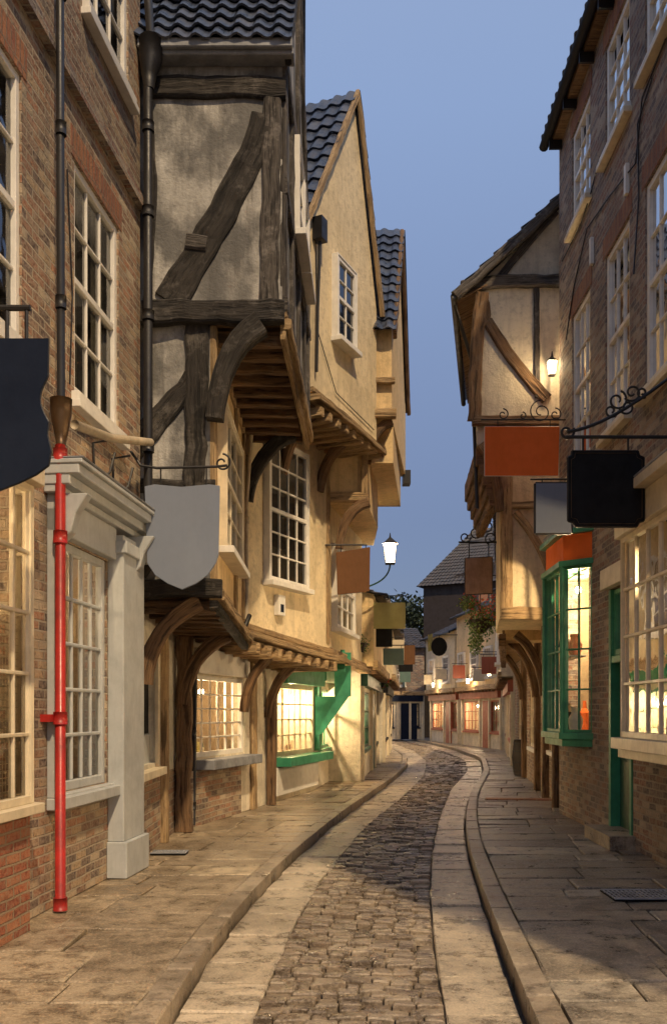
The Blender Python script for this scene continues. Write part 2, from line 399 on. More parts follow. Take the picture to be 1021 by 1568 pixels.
def pantiles(mb,e0,e1,r0,r1,tw=.24,rl=.30,amp=.035):
    e0,e1,r0,r1=map(V,(e0,e1,r0,r1))
    nr=max(2,int((r0-e0).length/rl)); nc=max(1,int(max((e1-e0).length,(r1-r0).length)/tw))
    nv=(e1-e0).cross(r0-e0).normalized()
    if nv.z<0: nv=-nv
    K=6
    for r in range(nr):
        for c in range(nc):
            vs=[]
            jl=random.uniform(-.012,.012); jh=random.uniform(-.005,.008)
            for (tt,h) in ((r/nr-.12/nr,.045),(r/nr-.12/nr,.022),((r+1)/nr,0.0)):
                tt=tt+jl/ max(.1,(r0-e0).length)
                A=e0.lerp(r0,tt);B=e1.lerp(r1,tt)
                for k in range(K+1):
                    q=(c+k/K)/nc; ph=k/K
                    hh=amp*(math.sin(ph*math.pi*2)*.5+.5*math.sin(ph*math.pi))
                    vs.append(A.lerp(B,q)+nv*(h+hh+jh))
            fs=[]
            for k in range(K):
                fs.append((k,k+1,K+2+k,K+1+k)); 
                fs.append((k,k+1,2*(K+1)+k+1,2*(K+1)+k))
            mb.raw(vs,fs)
    mb.face([e0,e1,r1,r0])
def spiral(cx,cz,r,turns,a0,dirn,n=28):
    return [(cx+r*(1-.75*i/n)*math.cos(a0+dirn*turns*2*math.pi*i/n),cz+r*(1-.75*i/n)*math.sin(a0+dirn*turns*2*math.pi*i/n)) for i in range(n+1)]
def leaves(mb,c,r,n,size,squash=(1,1,1)):
    for i in range(n):
        d=V((random.gauss(0,1),random.gauss(0,1),random.gauss(0,1))).normalized()*r*random.random()**.45
        d=V((d.x*squash[0],d.y*squash[1],d.z*squash[2])); p=V(c)+d
        a=V((random.uniform(-1,1),random.uniform(-1,1),random.uniform(-1,1))).normalized(); b=a.cross(V((random.random(),random.random(),random.random()+.1))).normalized()
        s=size*random.uniform(.6,1.3)
        mb.face([p,p+a*s*.5+b*s*.3,p+a*s,p+a*s*.5-b*s*.3])
def lantern(q,c,s=1.0,mat='black_iron'):
    w=.12*s; h=.36*s; cr=[]
    for sx,sy in ((-1,-1),(1,-1),(1,1),(-1,1)):
        lo=c+V((sx*w*.7,sy*w*.7,-h/2)); hi=c+V((sx*w,sy*w,h/2)); cr.append((lo,hi))
        q.m('cage',mat).tube([lo,hi],.008*s,6)
    for i in range(4):
        a,b=cr[i],cr[(i+1)%4]; q.m('lamp_panes','lamp_pane').face([p+(c-p)*.04 for p in (a[0],b[0],b[1],a[1])])
    q.m('cage',mat).box(c+V((-w*.75,-w*.75,-h/2-.03)),V((w*1.5,0,0)),V((0,w*1.5,0)),Z*.03)
    t=c+Z*h/2; top=t+Z*.16*s; k=w*1.2; cs=[t+V((-k,-k,0)),t+V((k,-k,0)),t+V((k,k,0)),t+V((-k,k,0))]
    for i in range(4): q.m('cap',mat).face([cs[i],cs[(i+1)%4],top])
    q.m('cap',mat).tube([top-Z*.03,top+Z*.08],[.025,.008],6)

# ================================================================= GROUND
ys=[-6,0.5,4.69,6.79,8.3,10.67,13.6,18.7,24.9,32,39.3,46.7,60]
cl=[-.7,-.58,-.47,-.34,-.237,.076,.485,1.47,2.49,3.25,3.5,3.3,2.6]
ys2=[-6,.5,4.69,6.22,8.3,11.2,14.9,20.4,26.4,32,39.3,46.7,60]
cr=[.3,.42,.586,.69,.86,1.2,1.72,2.62,3.86,4.6,4.75,4.5,3.9]
ys3=[-6,.5,4.69,7.2,10.2,14.5,22.4,28,34.5,46,60]
kl=[-1.1,-1.0,-.92,-.82,-.51,.1,1.44,2.25,2.75,2.7,1.9]
ys4=[-6,.5,4.7,7.7,11.2,14,17.9,24.9,32,40.7,46,60]
kr=[.7,.82,1.04,1.3,1.64,2.02,2.66,4.09,5.15,5.35,5.2,4.5]
def sm(yy,xx):
    g=np.arange(-6,60.01,.1); a=np.interp(g,yy,xx); k=np.ones(25)/25
    p=np.pad(a,12,mode='edge'); a=np.convolve(p,k,'valid'); return lambda y: float(np.interp(y,g,a))
CL,CR,KL,KR=sm(ys,cl),sm(ys2,cr),sm(ys3,kl),sm(ys4,kr)
gb=MB(); gb.face([(-900,-900,-.16),(900,-900,-.16),(900,900,-.16),(-900,900,-.16)]); gb.finish('ground','ground_dirt')
def stone(mb,q,z,h,ins,tilt,jit=0,edge=.9):
    c=sum((V((a[0],a[1],0)) for a in q),V())/4
    tx,ty=random.uniform(-tilt,tilt),random.uniform(-tilt,tilt); dz=random.uniform(-tilt,tilt)*.3
    vs=[]
    for k,(i,zz) in enumerate(((0,-h),(0,-ins*edge),(ins,0))):
        for a in q:
            p=V((a[0],a[1],0)); d=(c-p); L_=d.length
            p=p+d*(i/max(L_,.01)*1.3)
            if k<2 and jit: p+=V((noise.noise(V((a[0]*9,a[1]*9,1)))*jit,noise.noise(V((a[0]*9,a[1]*9,5)))*jit,0))
            p.z=z+zz+dz+(p.x-c.x)*tx+(p.y-c.y)*ty; vs.append(p)
    fs=[]
    for r in (0,4):
        for k in range(4): fs.append((r+k,r+(k+1)%4,r+4+(k+1)%4,r+4+k))
    fs.append((8,9,10,11)); mb.raw(vs,fs)
mb=MB(); y=2.5
while y<58:
    far=y>24
    dy=random.uniform(.07,.10)*(1.6 if far else 1); g=.005
    wid=CR(y)-CL(y); n=max(4,round(wid/(.2 if far else .16))); e=[0]+[ (i+random.uniform(-.3,.3))/n for i in range(1,n)]+[1]
    sl=(( CL(y+1)+CR(y+1))-(CL(y)+CR(y)))/2
    for i in range(n):
        def pt(f,yy):
            x=CL(yy)+(CR(yy)-CL(yy))*f
            return (x, yy-(f-.5)*wid*sl*.8)
        a,b=e[i]+g/wid,e[i+1]-g/wid
        stone(mb,[pt(a,y+g/2),pt(b,y+g/2),pt(b,y+dy-g/2),pt(a,y+dy-g/2)],-.095-.02*abs((i+.5)/n-.5)+random.uniform(-.005,.005),.05,.013,.08,.010,.7)
    y+=dy
mb.finish('cobbled_road','setts')
sb=MB()
yy=1.0
while yy<58:
    sb.face([(CL(yy)-.4,yy,-.135),(CR(yy)+.4,yy,-.135),(CR(yy+1)+.4,yy+1,-.135),(CL(yy+1)-.4,yy+1,-.135)]); yy+=1
sb.finish('road_bedding','ground_dirt')
mb=MB()
for A,B in ((lambda y:KL(y)+.02,lambda y:CL(y)-.01),(lambda y:CR(y)+.01,lambda y:KR(y)-.03)):
    y=2.5
    while y<58:
        dy=random.uniform(.32,.85)
        stone(mb,[(A(y+.006),y+.006),(B(y+.006),y+.006),(B(y+dy-.006),y+dy-.006),(A(y+dy-.006),y+dy-.006)],-.105,.06,.012,.026,.03)
        y+=dy
mb.finish('gutter','gutter_stone')
mb=MB()
for A,B in ((lambda y:KL(y)-.16,lambda y:KL(y)),(lambda y:KR(y),lambda y:KR(y)+.16)):
    y=1.5
    while y<58:
        dy=random.uniform(.6,1.1)
        stone(mb,[(A(y+.006),y+.006),(B(y+.006),y+.006),(B(y+dy-.006),y+dy-.006),(A(y+dy-.006),y+dy-.006)],0.004,.18,.014,.010,.012)
        y+=dy
mb.finish('kerb','kerb_stone')
def pave(name,edge,sgn,width,mat):
    mb=MB(); y=1.0
    while y<56:
        dy=random.uniform(.34,.72); off=.165
        while off<width:
            w=random.uniform(.40,1.15)
            f=lambda o,yy: (edge(yy)+sgn*o,yy)
            q=[f(off+.008,y+.008),f(off+w-.008,y+.008),f(off+w-.008,y+dy-.008),f(off+.008,y+dy-.008)]
            if sgn<0: q=[q[1],q[0],q[3],q[2]]
            stone(mb,q,-.004,.12,.011,.018,.026)
            off+=w
        y+=dy
    mb.finish(name,mat)
pave('pavement',KL,-1,4.2,'flagstone')
pave('pavement.001',KR,1,4.6,'flagstone_dark')

# ================================================================= A  left brick house
A=Fac(-2.95,1.0,-2.07,9.8)
g=G('brick_house')
w1=(A.u(114),A.u(182),4.38,6.42); w2=(A.u(130),A.u(197),7.95,9.9)
uS0,uS1=A.u(81),A.u(164)
shop=(uS0,uS1,.92,3.05)
w0=(A.u(114)-2.2,A.u(182)-2.2,4.38,6.42); w00=(A.u(130)-2.2,A.u(197)-2.2,7.95,9.9)
ue=A.u(57,.2)
A.shell(g.m('walls','brick_brown'),0,A.len,0,12,[w1,w2,w0,w00,shop,(ue-2.9,ue-.02,.95,3.24)],4)
A.window(g,*w1,3,4,back='curtain',fw=.07); A.window(g,*w2,3,4,back='curtain',fw=.07); A.window(g,*w0,3,4); A.window(g,*w00,3,4)
A.window(g,*shop,5,5,frame='grey_paint',back=None,sill='grey_paint',rail=False,fw=.07,bd=.21,bar=.03)
A.room(g,*shop,1.0,14,n=1); A.room(g,ue-2.9,ue-.02,.95,3.24,1.2,50,o0=-.01,n=2)
tr=g.m('shopfront','grey_paint')
A.box(tr,A.u(165),A.u(199)-.02,.35,3.3,0,.16); A.box(tr,A.u(165)-.03,A.u(199)+.02,0,.35,0,.2)
A.box(tr,A.u(165)-.03,A.u(199)+.02,3.12,3.24,.0,.2)
A.box(tr,uS0-.12,uS0-.001,.9,3.25,0,.08); A.box(tr,uS0-.12,A.u(165),3.06,3.36,0,.09)
A.box(tr,uS0-.13,A.u(165)-.001,.80,.9,0,.13)
for i,(a,b,o) in enumerate(((3.36,3.42,.14),(3.42,3.50,.22),(3.50,3.58,.30),(3.58,3.62,.33))):
    A.box(tr,uS0-.18-.01*i,A.len-.02+.01*i,a,b-.001,0,o)
A.box(g.m('cornice_lead','lead'),uS0-.2,A.len,3.621,3.64,0,.34)
for uu in (uS0-.12,A.u(185)):
    pr=[A.P(uu,2.95,.09),A.P(uu,3.05,.2),A.P(uu,3.2,.24),A.P(uu,3.36,.34),A.P(uu,3.36,.05),A.P(uu,2.95,.05)]
    tr.prism(pr,A.t*.12)
bd=g.m('string_course','brick_dark'); A.box(bd,0,A.len,6.95,7.05,0,.07); A.box(bd,0,A.len,7.051,7.13,0,.035)
for w in (w1,w0,w2,w00): A.box(g.m('lintels','brick_lintel'),w[0]-.08,w[1]+.08,w[3]+.002,w[3]+.26,-.05,.006)
for w in (w1,w2,w0,w00):
    A.box(g.m('sill_stone','white_paint'),w[0]-.09,w[1]+.09,w[2]-.15,w[2]-.085,-.03,.09)
bay=[A.P(ue-3.2,0,0),A.P(ue-2.9,0,.2),A.P(ue,0,.2),A.P(ue+.14,0,.02)]
base=g.m('bay_base','brick_red'); foot=[A.P(ue-3.2,0,-.0),A.P(ue-2.9,0,.16),A.P(ue-.03,0,.16),A.P(ue+.1,0,0)]
base.prism(foot,Z*.86)
cp=g.m('bay_frame','cream_paint')
cp.prism([A.P(ue-3.25,.861,-.0),A.P(ue-2.95,.861,.25),A.P(ue+.03,.861,.25),A.P(ue+.17,.861,0)],Z*.07)
cp.prism([A.P(ue-3.25,3.26,-.0),A.P(ue-2.95,3.26,.25),A.P(ue+.03,3.26,.25),A.P(ue+.17,3.26,0)],Z*.2)
for a,b,k in ((bay[1],bay[2],12),(bay[2],bay[3],1)):
    F_=Fac(a.x,a.y,b.x,b.y); F_.window(g,0,F_.len,.932,3.258,k,5,frame='cream_paint',back=None,sill=None,rail=False,fw=.05,bd=.10,bar=.025)
for i in range(56): A.box(g.m('window_grille','beige_pipe'),ue-2.85+i*.05,ue-2.845+i*.05,.96,2.35,.075,.08)
for i in range(28): A.box(g.m('window_grille','beige_pipe'),ue-2.85,ue-.05,.98+i*.05,.985+i*.05,.081,.085)
rf=g.m('roof','pantile'); pantiles(rf,A.P(0,12,.25),A.P(A.len,12,.25),A.P(0,14.4,-2.4),A.P(A.len,14.4,-2.4))
ir=g.m('iron_fixings','black_iron')
for px in (138,168):
    u=A.u(px); ir.tube([A.P(u,3.62,.05),A.P(u,4.05,.03),A.P(u+.02,4.08,.2)],.012,6); ir.tube([A.P(u,3.66,.04),A.P(u+.08,3.8,.16),A.P(u+.16,4.0,.18)],.012,6)
ir.tube([A.P(A.u(100),6.2,.02),A.P(A.u(108),5.2,.02),A.P(A.u(104),4.4,.02)],.008,5)

def pipe(name,mat,pts,r,collars=(),parts=None):
    q=G(name); q.m('round_pipe',mat).tube(pts,r,12)
    for c in collars: q.m('round_collars',mat).tube([V(c)-Z*.05,V(c)+Z*.05],r*1.35,12); 
    return q
up=A.u(69)
q=pipe('red_drainpipe','red_paint',[A.P(up,0.02,.13),A.P(up,3.62,.13),A.P(up+.02,3.74,.12)],.042,[A.P(up,1.55,.13),A.P(up,.06,.13),A.P(up,3.0,.13),A.P(up,3.66,.13)])
A.box(q.m('clip','red_paint'),up-.09,up+.09,1.52,1.58,0,.09)
ub=A.u(72)
q=pipe('black_drainpipe','black_iron',[A.P(ub,4.1,.12),A.P(ub,11.5,.1)],.033,[A.P(ub,z,.12) for z in (4.9,6.3,7.4,8.8)])
hp=q.m('round_hopper','gold_paint'); hp.tube([A.P(ub,3.74,.12),A.P(ub,3.84,.12),A.P(ub,4.0,.12),A.P(ub,4.12,.12)],[.035,.055,.085,.09],12)
uc=A.len-.10
q=pipe('black_drainpipe','black_iron',[A.P(uc,3.65,.12),A.P(uc,8.35,.12),A.P(uc+.0,8.6,.16)],.048,[A.P(uc,z,.12) for z in (4.4,5.8,6.9,7.8)])
q.m('round_hopper','black_iron').tube([A.P(uc,8.2,.13),A.P(uc,8.35,.13),A.P(uc,8.5,.15),A.P(uc,8.72,.15)],[.05,.08,.12,.13],14)
q.m('round_pipe','black_iron').tube([A.P(uc-.0,8.7,.15),A.P(uc-.02,9.5,.1),A.P(uc-.02,11.8,.1)],.045,12)
pipe('overflow_pipe','beige_pipe',[A.P(A.u(88),3.98,.15),A.P(A.u(140),4.1,.18),A.P(A.u(205),4.42,.18)],.04,[])

# ================================================================= B timber framed house
g=G('timber_framed_house')
wl=g.m('upper_walls','plaster_grey')
fp=[(-2.7,9.9),(-.555,9.9),(-.40,13.88),(-2.7,13.88)]
wl.prism([(x,y,5.9) for x,y in fp],Z*2.82)
Bs=Fac(-2.07,9.9,-.555,9.9); Bu=Fac(-.555,9.9,-.40,13.88)
wl.prism([Bu.P(.0,8.7,-.01),Bu.P(Bu.len,8.7,-.01),Bu.P(2.0,11.8,-.01)],Bu.n*-2.2)
for (ya,yb,xr) in ((9.66,11.9,-.40),(14.05,11.9,-.30)):
    pantiles(g.m('roof','pantile'),V((-2.8,ya,8.70)),V((-.44,ya,8.70)),V((-2.8,yb,11.9)),V((-.36,yb,11.9)),.22,.26,.045)
g.m('eaves','lead').abox(-2.07,-.42,9.70,9.9,8.58,8.66)
g.m('eaves','lead').abox(-2.07,-.43,9.64,9.695,8.62,8.72)
td=g.m('timbers','timber_dark'); tg=g.m('weathered_timbers','timber_grey')
td.timber([Bu.P(-.15,8.6,.06),Bu.P(2.0,11.85,.06)],.2,.05,Bu.n); 
Bs.pxtimber(td,[(232,136),(438,138)],.22,.07,wob=.014)
Bs.pxtimber(td,[(218,480),(436,482)],.25,.10,wob=.018)
Bs.pxtimber(tg,[(418,150),(416,250),(412,470)],(.19,.21),.055,wob=.012)
Bs.pxtimber(td,[(228,150),(236,300),(226,470)],.08,.05)
Bs.timber(td,bez2(Bs.uz(404,178),Bs.uz(385,270),Bs.uz(258,462),12),(.27,.36),.045,wob=.014)
Bs.pxtimber(tg,[(286,372),(318,376)],.16,.075)
Bs.pxtimber(tg,[(236,84),(436,84)],.05,.04)
for yy in (0.08,1.0,2.0,3.0,3.85): Bu.timber(tg,[(yy,6.0),(yy,8.7)],.16,.05)
for zz in (6.02,7.3,8.65): Bu.timber(tg,[(0,zz),(Bu.len,zz)],.18,.06)
Bu.window(g,1.1,1.95,7.4,8.5,2,3,o=.12); Bu.window(g,2.1,2.9,7.4,8.5,2,3,o=.12)
Bu.timber(tg,[(.2,8.7),(2.0,11.6)],.16,.05);Bu.timber(tg,[(3.8,8.7),(2.0,11.6)],.16,.05); Bu.timber(tg,[(2.0,8.7),(2.0,11.4)],.14,.05)
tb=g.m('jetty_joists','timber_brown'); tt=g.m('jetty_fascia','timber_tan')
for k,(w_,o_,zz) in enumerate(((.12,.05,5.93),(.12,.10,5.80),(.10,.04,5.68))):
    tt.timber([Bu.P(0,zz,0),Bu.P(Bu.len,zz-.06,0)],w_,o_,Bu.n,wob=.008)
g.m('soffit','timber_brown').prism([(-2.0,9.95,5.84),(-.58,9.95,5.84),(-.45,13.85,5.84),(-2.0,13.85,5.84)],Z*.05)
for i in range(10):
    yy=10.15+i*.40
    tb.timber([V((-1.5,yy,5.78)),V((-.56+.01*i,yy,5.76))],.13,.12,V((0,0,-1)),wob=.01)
w2_=g.m('lower_walls','plaster_ochre')
w2_.prism([(x,y,2.9) for x,y in [(-2.7,9.96),(-1.32,9.96),(-1.33,13.42),(-2.7,13.42)]],Z*2.93)
Bm=Fac(-2.07,9.96,-1.32,9.96); Bf=Fac(-1.32,9.96,-1.33,13.42)
wl.prism([(-2.68,9.945,2.95),(-1.34,9.945,2.95),(-1.34,9.945,5.86),(-2.68,9.945,5.86)],V((0,.03,0)))
Bm.pxtimber(td,[(304,500),(302,600),(298,745)],(.26,.22),.07,wob=.018)
Bm.pxtimber(td,[(298,745),(300,900)],(.2,.22),.07,wob=.015)
Bm.timber(td,bez2(Bm.uz(296,580),Bm.uz(262,625),Bm.uz(200,690),8),(.22,.3),.06,wob=.02)
Bm.pxtimber(td,[(206,745),(330,748)],.16,.05)
Bm.timber(td,bez2(Bm.uz(290,760),Bm.uz(250,800),Bm.uz(212,880),8),(.2,.22),.06,wob=.015)
td.timber(bez((-1.28,9.93,4.75),(-1.22,9.93,5.55),(-.78,9.93,5.78),12),(.18,.24),.16,V((0,-1,0)),wob=.012)
td.timber(bez((-1.28,13.7,4.75),(-1.2,13.7,5.5),(-.6,13.7,5.75),10),(.16,.2),.14,V((0,-1,0)),wob=.012)
wz0,wz1=3.50,5.12
Bf.window(g,Bf.u(334),Bf.u(361),wz0,wz1,3,4,frame='cream_paint',o=.12,back='dark')
for uu in (.06,1.9+.4,3.38): Bf.timber(tt,[(uu,2.95),(uu,5.8)],.15,.045)
Bf.timber(tt,[(0,5.72),(Bf.len,5.72)],.14,.05)
tdb=g.m('lower_jetty','timber_dark')
for k,(w_,o_,dz) in enumerate(((.10,.06,0),(.12,.14,-.11),(.10,.07,-.21))):
    (tt if k<2 else tdb).timber([V((-1.32,9.9,2.98+dz)),V((-1.31,13.35,2.76+dz))],w_,o_,V((1,0,0)),wob=.01)
tdb.timber([V((-2.1,9.9,2.93)),V((-1.2,9.9,2.93))],.2,.1,V((0,-1,0)),wob=.02)
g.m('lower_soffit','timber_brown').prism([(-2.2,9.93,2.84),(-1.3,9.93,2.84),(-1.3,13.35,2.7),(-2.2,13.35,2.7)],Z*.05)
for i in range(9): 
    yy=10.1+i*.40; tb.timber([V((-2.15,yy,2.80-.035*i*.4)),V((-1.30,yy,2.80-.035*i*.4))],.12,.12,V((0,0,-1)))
Bg=Fac(-2.1,9.9,-2.12,12.6)
dh=(Bg.u(207),Bg.u(238),1.0,2.35)
Bg.shell(g.m('ground_walls','plaster_shop'),0,Bg.len,.85,2.75,[dh],1.2)
Bg.shell(g.m('ground_base','brick_brown'),0,Bg.len,0,.85,[],1.2)
g.m('panel','black_paint').box(Bg.P(dh[0],1.35,-.1),Bg.t*(dh[1]-dh[0]),Bg.n*.02,Z*1.0)
Bg.box(g.m('window_frames','cream_paint'),dh[0]-.07,dh[0],.95,2.42,-.05,.04);Bg.box(g.m('window_frames','cream_paint'),dh[1],dh[1]+.1,.95,2.42,-.05,.04)
Bg.box(g.m('window_frames','cream_paint'),dh[0]-.1,dh[1]+.12,.86,.95,-.05,.12)
Bg.box(g.m('window_frames','grey_paint'),dh[0],dh[1],.96,1.34,-.1,-.06)
Bg.timber(tt,[(Bg.u(248),0),(Bg.u(248),2.6)],.16,.08)
tb.timber([V((-2.0,12.3,0)),V((-2.0,12.3,1.6)),V((-1.98,12.3,2.6))],.2,.16,V((0,-1,0)),wob=.02)
tb.timber(bez((-2.0,12.25,1.7),(-1.95,12.25,2.4),(-1.4,12.25,2.62)),(.14,.18),.14,V((0,-1,0)))
tb.timber(bez((-2.05,10.0,1.9),(-2.0,10.0,2.55),(-1.45,10.0,2.8)),(.14,.18),.14,V((0,-1,0)))
pipe('black_drainpipe','black_iron',[V((-1.22,13.3,3.0)),V((-1.3,12.9,2.66)),V((-1.75,12.75,2.55)),V((-1.92,12.7,2.35)),V((-1.95,12.7,.03))],.035,[V((-1.95,12.7,z)) for z in (.3,1.3,2.1)])
pipe('iron_drainpipe','beige_pipe',[V((-1.27,13.35,2.95)),V((-1.27,13.35,4.6)),V((-1.2,13.4,5.7))],.028,[V((-1.27,13.35,z)) for z in (3.5,4.4)])

# ================================================================= C plaster gable house
g=G('plastered_gable_house')
Cu=Fac(-.36,13.95,.77,16.4); Cf=Fac(-1.36,13.5,-.08,16.15); Cg=Fac(-2.02,12.55,-.42,18.6)
mc=g.m('upper_walls','plaster_cream')
poly=[Cu.P(0,6.45),Cu.P(Cu.len,6.3),Cu.P(Cu.len,8.8),Cu.P(Cu.len*.62,12.0),Cu.P(0,9.3)]
mc.prism(poly,Cu.n*-3)
rf=g.m('roof','pantile')
ap=Cu.P(Cu.len*.62,12.08,.12); 
pantiles(rf,Cu.P(-.35,8.8,-3.2),Cu.P(-.35,8.8,.1),Cu.P(Cu.len*.62,12.1,-3.2),ap,.25,.3,.045)
pantiles(rf,Cu.P(Cu.len+.1,8.7,-3.2),Cu.P(Cu.len+.1,8.7,.12),Cu.P(Cu.len*.62,12.1,-3.2),ap,.25,.3)
tw=g.m('bargeboards','timber_tan'); tw.timber([Cu.P(-.35,8.8,.08),Cu.P(Cu.len*.62,12.05,.08)],.10,.04,Cu.n); tw.timber([Cu.P(Cu.len*.62,12.05,.08),Cu.P(Cu.len+.08,8.7,.08)],.10,.04,Cu.n)
cw=(Cu.u(509),Cu.u(537)); Cu.window(g,cw[0],cw[1],Cu.z(509,516),Cu.z(509,392),2,4,o=.12,back='dark')
u,z=Cu.uz(481,352); Cu.box(g.m('rainwater_box','black_iron'),u-.08,u+.12,z-.18,z+.16,.01,.17)
g.m('rainwater_box','black_iron').tube([Cu.P(u,z-.2,.1),Cu.P(u,z-1.2,.06),Cu.P(u-.02,z-2.2,.05)],.025,8)
g.m('round_cable','black_iron').tube([Cu.P(.15,9.1,.02),Cu.P(.2,7.5,.03),Cu.P(.9,6.75,.03),Cu.P(2.5,6.6,.03)],.008,5)
tt=g.m('jetty_fascia','timber_tan'); tb=g.m('joists','timber_brown')
for k,(o_,dz,w_) in enumerate(((.09,.0,.08),(.2,-.12,.09))):
    tt.timber([Cu.P(-.05,6.5+dz,0),Cu.P(Cu.len/2,6.42+dz,.03),Cu.P(Cu.len,6.34+dz,0)],w_,o_,Cu.n,wob=.006)
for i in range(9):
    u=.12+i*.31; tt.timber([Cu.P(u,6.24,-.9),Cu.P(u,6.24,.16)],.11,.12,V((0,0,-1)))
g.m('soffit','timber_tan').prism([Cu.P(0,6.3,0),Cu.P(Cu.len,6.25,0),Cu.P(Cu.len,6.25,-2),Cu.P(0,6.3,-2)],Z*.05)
m1=g.m('first_floor_walls','plaster_cream')
m1.prism([Cf.P(0,2.85),Cf.P(Cf.len,2.65),Cf.P(Cf.len,6.3),Cf.P(0,6.35)],Cf.n*-3)
Cf.window(g,Cf.u(405),Cf.u(464),Cf.z(403,888),Cf.z(403,672)+.05,4,6,o=.12,back='dark',rail=True)
Cf.timber(g.m('posts','timber_tan'),[(.06,2.9),(.06,6.3)],.14,.03)
Cf.timber(g.m('posts','timber_tan'),[(Cf.len-.05,2.8),(Cf.len-.05,6.3)],.12,.03)
for k,(o_,dz,w_) in enumerate(((.10,0,.09),(.2,-.13,.10),(.12,-.24,.08))):
    tt.timber([Cf.P(-.05,2.88+dz,0),Cf.P(Cf.len/2,2.74+dz,.03),Cf.P(Cf.len,2.66+dz,0)],w_,o_,Cf.n,wob=.006)
for i in range(9):
    u=.15+i*.33; tt.timber([Cf.P(u,2.60-.02*i,-1.2),Cf.P(u,2.60-.02*i,.2)],.12,.13,V((0,0,-1)))
g.m('soffit','timber_tan').prism([Cf.P(0,2.62,0),Cf.P(Cf.len,2.5,0),Cf.P(Cf.len,2.5,-2),Cf.P(0,2.62,-2)],Z*.04)
for u in (.1,1.3,2.6):
    p=Cf.P(u,0,0); tb.timber(bez(p+Z*5.4,p+Z*6.1+Cf.n*.1,p+Z*6.25+Cf.n*.6),(.12,.16),.12,-Cf.t)
wa=(Cg.u(298),Cg.u(374),.95,2.12); wb=(Cg.u(425),Cg.u(481),Cg.z(425,1158),Cg.z(425,1048))
Cg.shell(g.m('ground_walls','plaster_pale'),0,Cg.len,0,2.72,[wa,wb],1.4)
Cg.window(g,*wa,6,5,back=None,rail=False,bar=.02,sill=None); Cg.window(g,*wb,6,4,frame='cream_paint',back=None,rail=False,bar=.022,sill=None)
Cg.room(g,*wa,1.0,60,n=1,seed=3,fwd=.10); Cg.room(g,*wb,1.0,190,n=2,seed=5,fwd=.08)
Cg.box(g.m('base','brick_brown'),.02,Cg.u(365),0,.78,0,.05)
Cg.box(g.m('stone_sill','lead'),Cg.u(300),Cg.u(374)+.1,.78,.92,0,.28)
Cg.box(g.m('fascia','white_paint'),Cg.u(300)-.05,Cg.u(376),2.15,2.5,0,.08)
Cg.box(g.m('green_sill','green_paint'),wb[0]-.15,wb[1]+.4,wb[2]-.18,wb[2]-.02,0,.3)
Cg.box(g.m('green_fascia','green_paint'),wb[0]+.2,wb[1]+.3,wb[3]+.03,wb[3]+.32,0,.15)
Cg.box(g.m('green_fascia','green_paint'),wb[1]+.02,wb[1]+.2,wb[2],wb[3]+.02,0,.1)
Cg.box(g.m('base_white','white_paint'),wb[0]-.2,wb[1]+.1,.1,wb[2]-.2,0,.06)
for px in (386,):
    u=Cg.u(px); Cg.timber(g.m('posts','timber_tan'),[(u,0),(u,2.6)],.22,.06)
u=Cg.u(408); p=Cg.P(u,0,.05)
tb.timber([p,p+Z*1.6,p+Z*1.8],.14,.12,Cg.n); tb.timber(bez(p+Z*1.5,p+Z*2.3+Cg.n*.05,p+Z*2.55+Cg.n*.75),(.12,.16),.12,-Cg.t)
p=Cg.P(Cg.u(372),0,.03); tb.timber(bez(p+Z*1.6,p+Z*2.2+Cg.n*.05,p+Z*2.5+Cg.n*.45),(.12,.14),.12,-Cg.t)
Cf.box(g.m('alarm_box','white_paint'),Cf.u(425)-.12,Cf.u(425)+.1,Cf.z(425,943),Cf.z(425,912),.0,.09)
Cf.box(g.m('alarm_box_label','navy_paint'),Cf.u(425)-.06,Cf.u(425)+.04,Cf.z(425,938),Cf.z(425,926),.0,.095)

# ================================================================= D next house
g=G('jettied_house')
mo=g.m('walls','plaster_ochre'); Du=Fac(1.05,16.5,1.62,20.6)
mo.prism([(x,y,6.9) for x,y in [(-1.,16.5),(1.05,16.5),(1.62,20.6),(-1,20.6)]],Z*1.6)
mo.prism([Du.P(0,8.5,-.01),Du.P(Du.len,8.5,-.01),Du.P(2.05,11.1,-.01)],Du.n*-2)
mo.prism([(x,y,5.35) for x,y in [(-1.,16.3),(.58,16.3),(.9,18.6),(.9,20.6),(-1,20.6)]],Z*1.6)
pantiles(g.m('roof','pantile'),(-.8,16.3,8.42),(1.12,16.3,8.42),(-.8,18.5,11.35),(1.45,18.5,11.35),.25,.3,.045)
pantiles(g.m('roof','pantile'),(-.8,20.8,8.42),(1.75,20.8,8.42),(-.8,18.5,11.35),(1.45,18.5,11.35),.25,.3,.045)
tw=g.m('bargeboards','timber_brown'); tw.timber([Du.P(-.15,8.35,.05),Du.P(2.05,11.3,.05)],.18,.05,Du.n); tw.timber([Du.P(2.05,11.3,.05),Du.P(Du.len+.15,8.35,.05)],.18,.05,Du.n)
tb=g.m('brackets','timber_brown'); tt=g.m('trim','timber_tan')
mo.prism([(x,y,6.2) for x,y in [(.5,16.9),(1.1,16.9),(1.5,20.5),(.5,20.5)]],Z*.75)
g.m('gutter_box','black_iron').abox(1.55,1.72,20.4,20.7,6.7,7.0)
tt.timber([V((.4,16.45,6.95)),V((1.12,16.45,6.95))],.16,.12,V((0,-1,0))); tt.timber([V((.4,16.45,7.55)),V((1.1,16.45,7.55))],.1,.08,V((0,-1,0)))
tt.timber([V((-.2,16.25,5.4)),V((.62,16.25,5.4))],.16,.1,V((0,-1,0))); tt.timber([V((.55,16.25,5.4)),V((.55,16.25,6.2))],.12,.1,V((0,-1,0)))
tb.timber(bez((.1,16.28,4.5),(.15,16.28,5.2),(.62,16.28,5.32)),(.14,.18),.14,V((0,-1,0)))
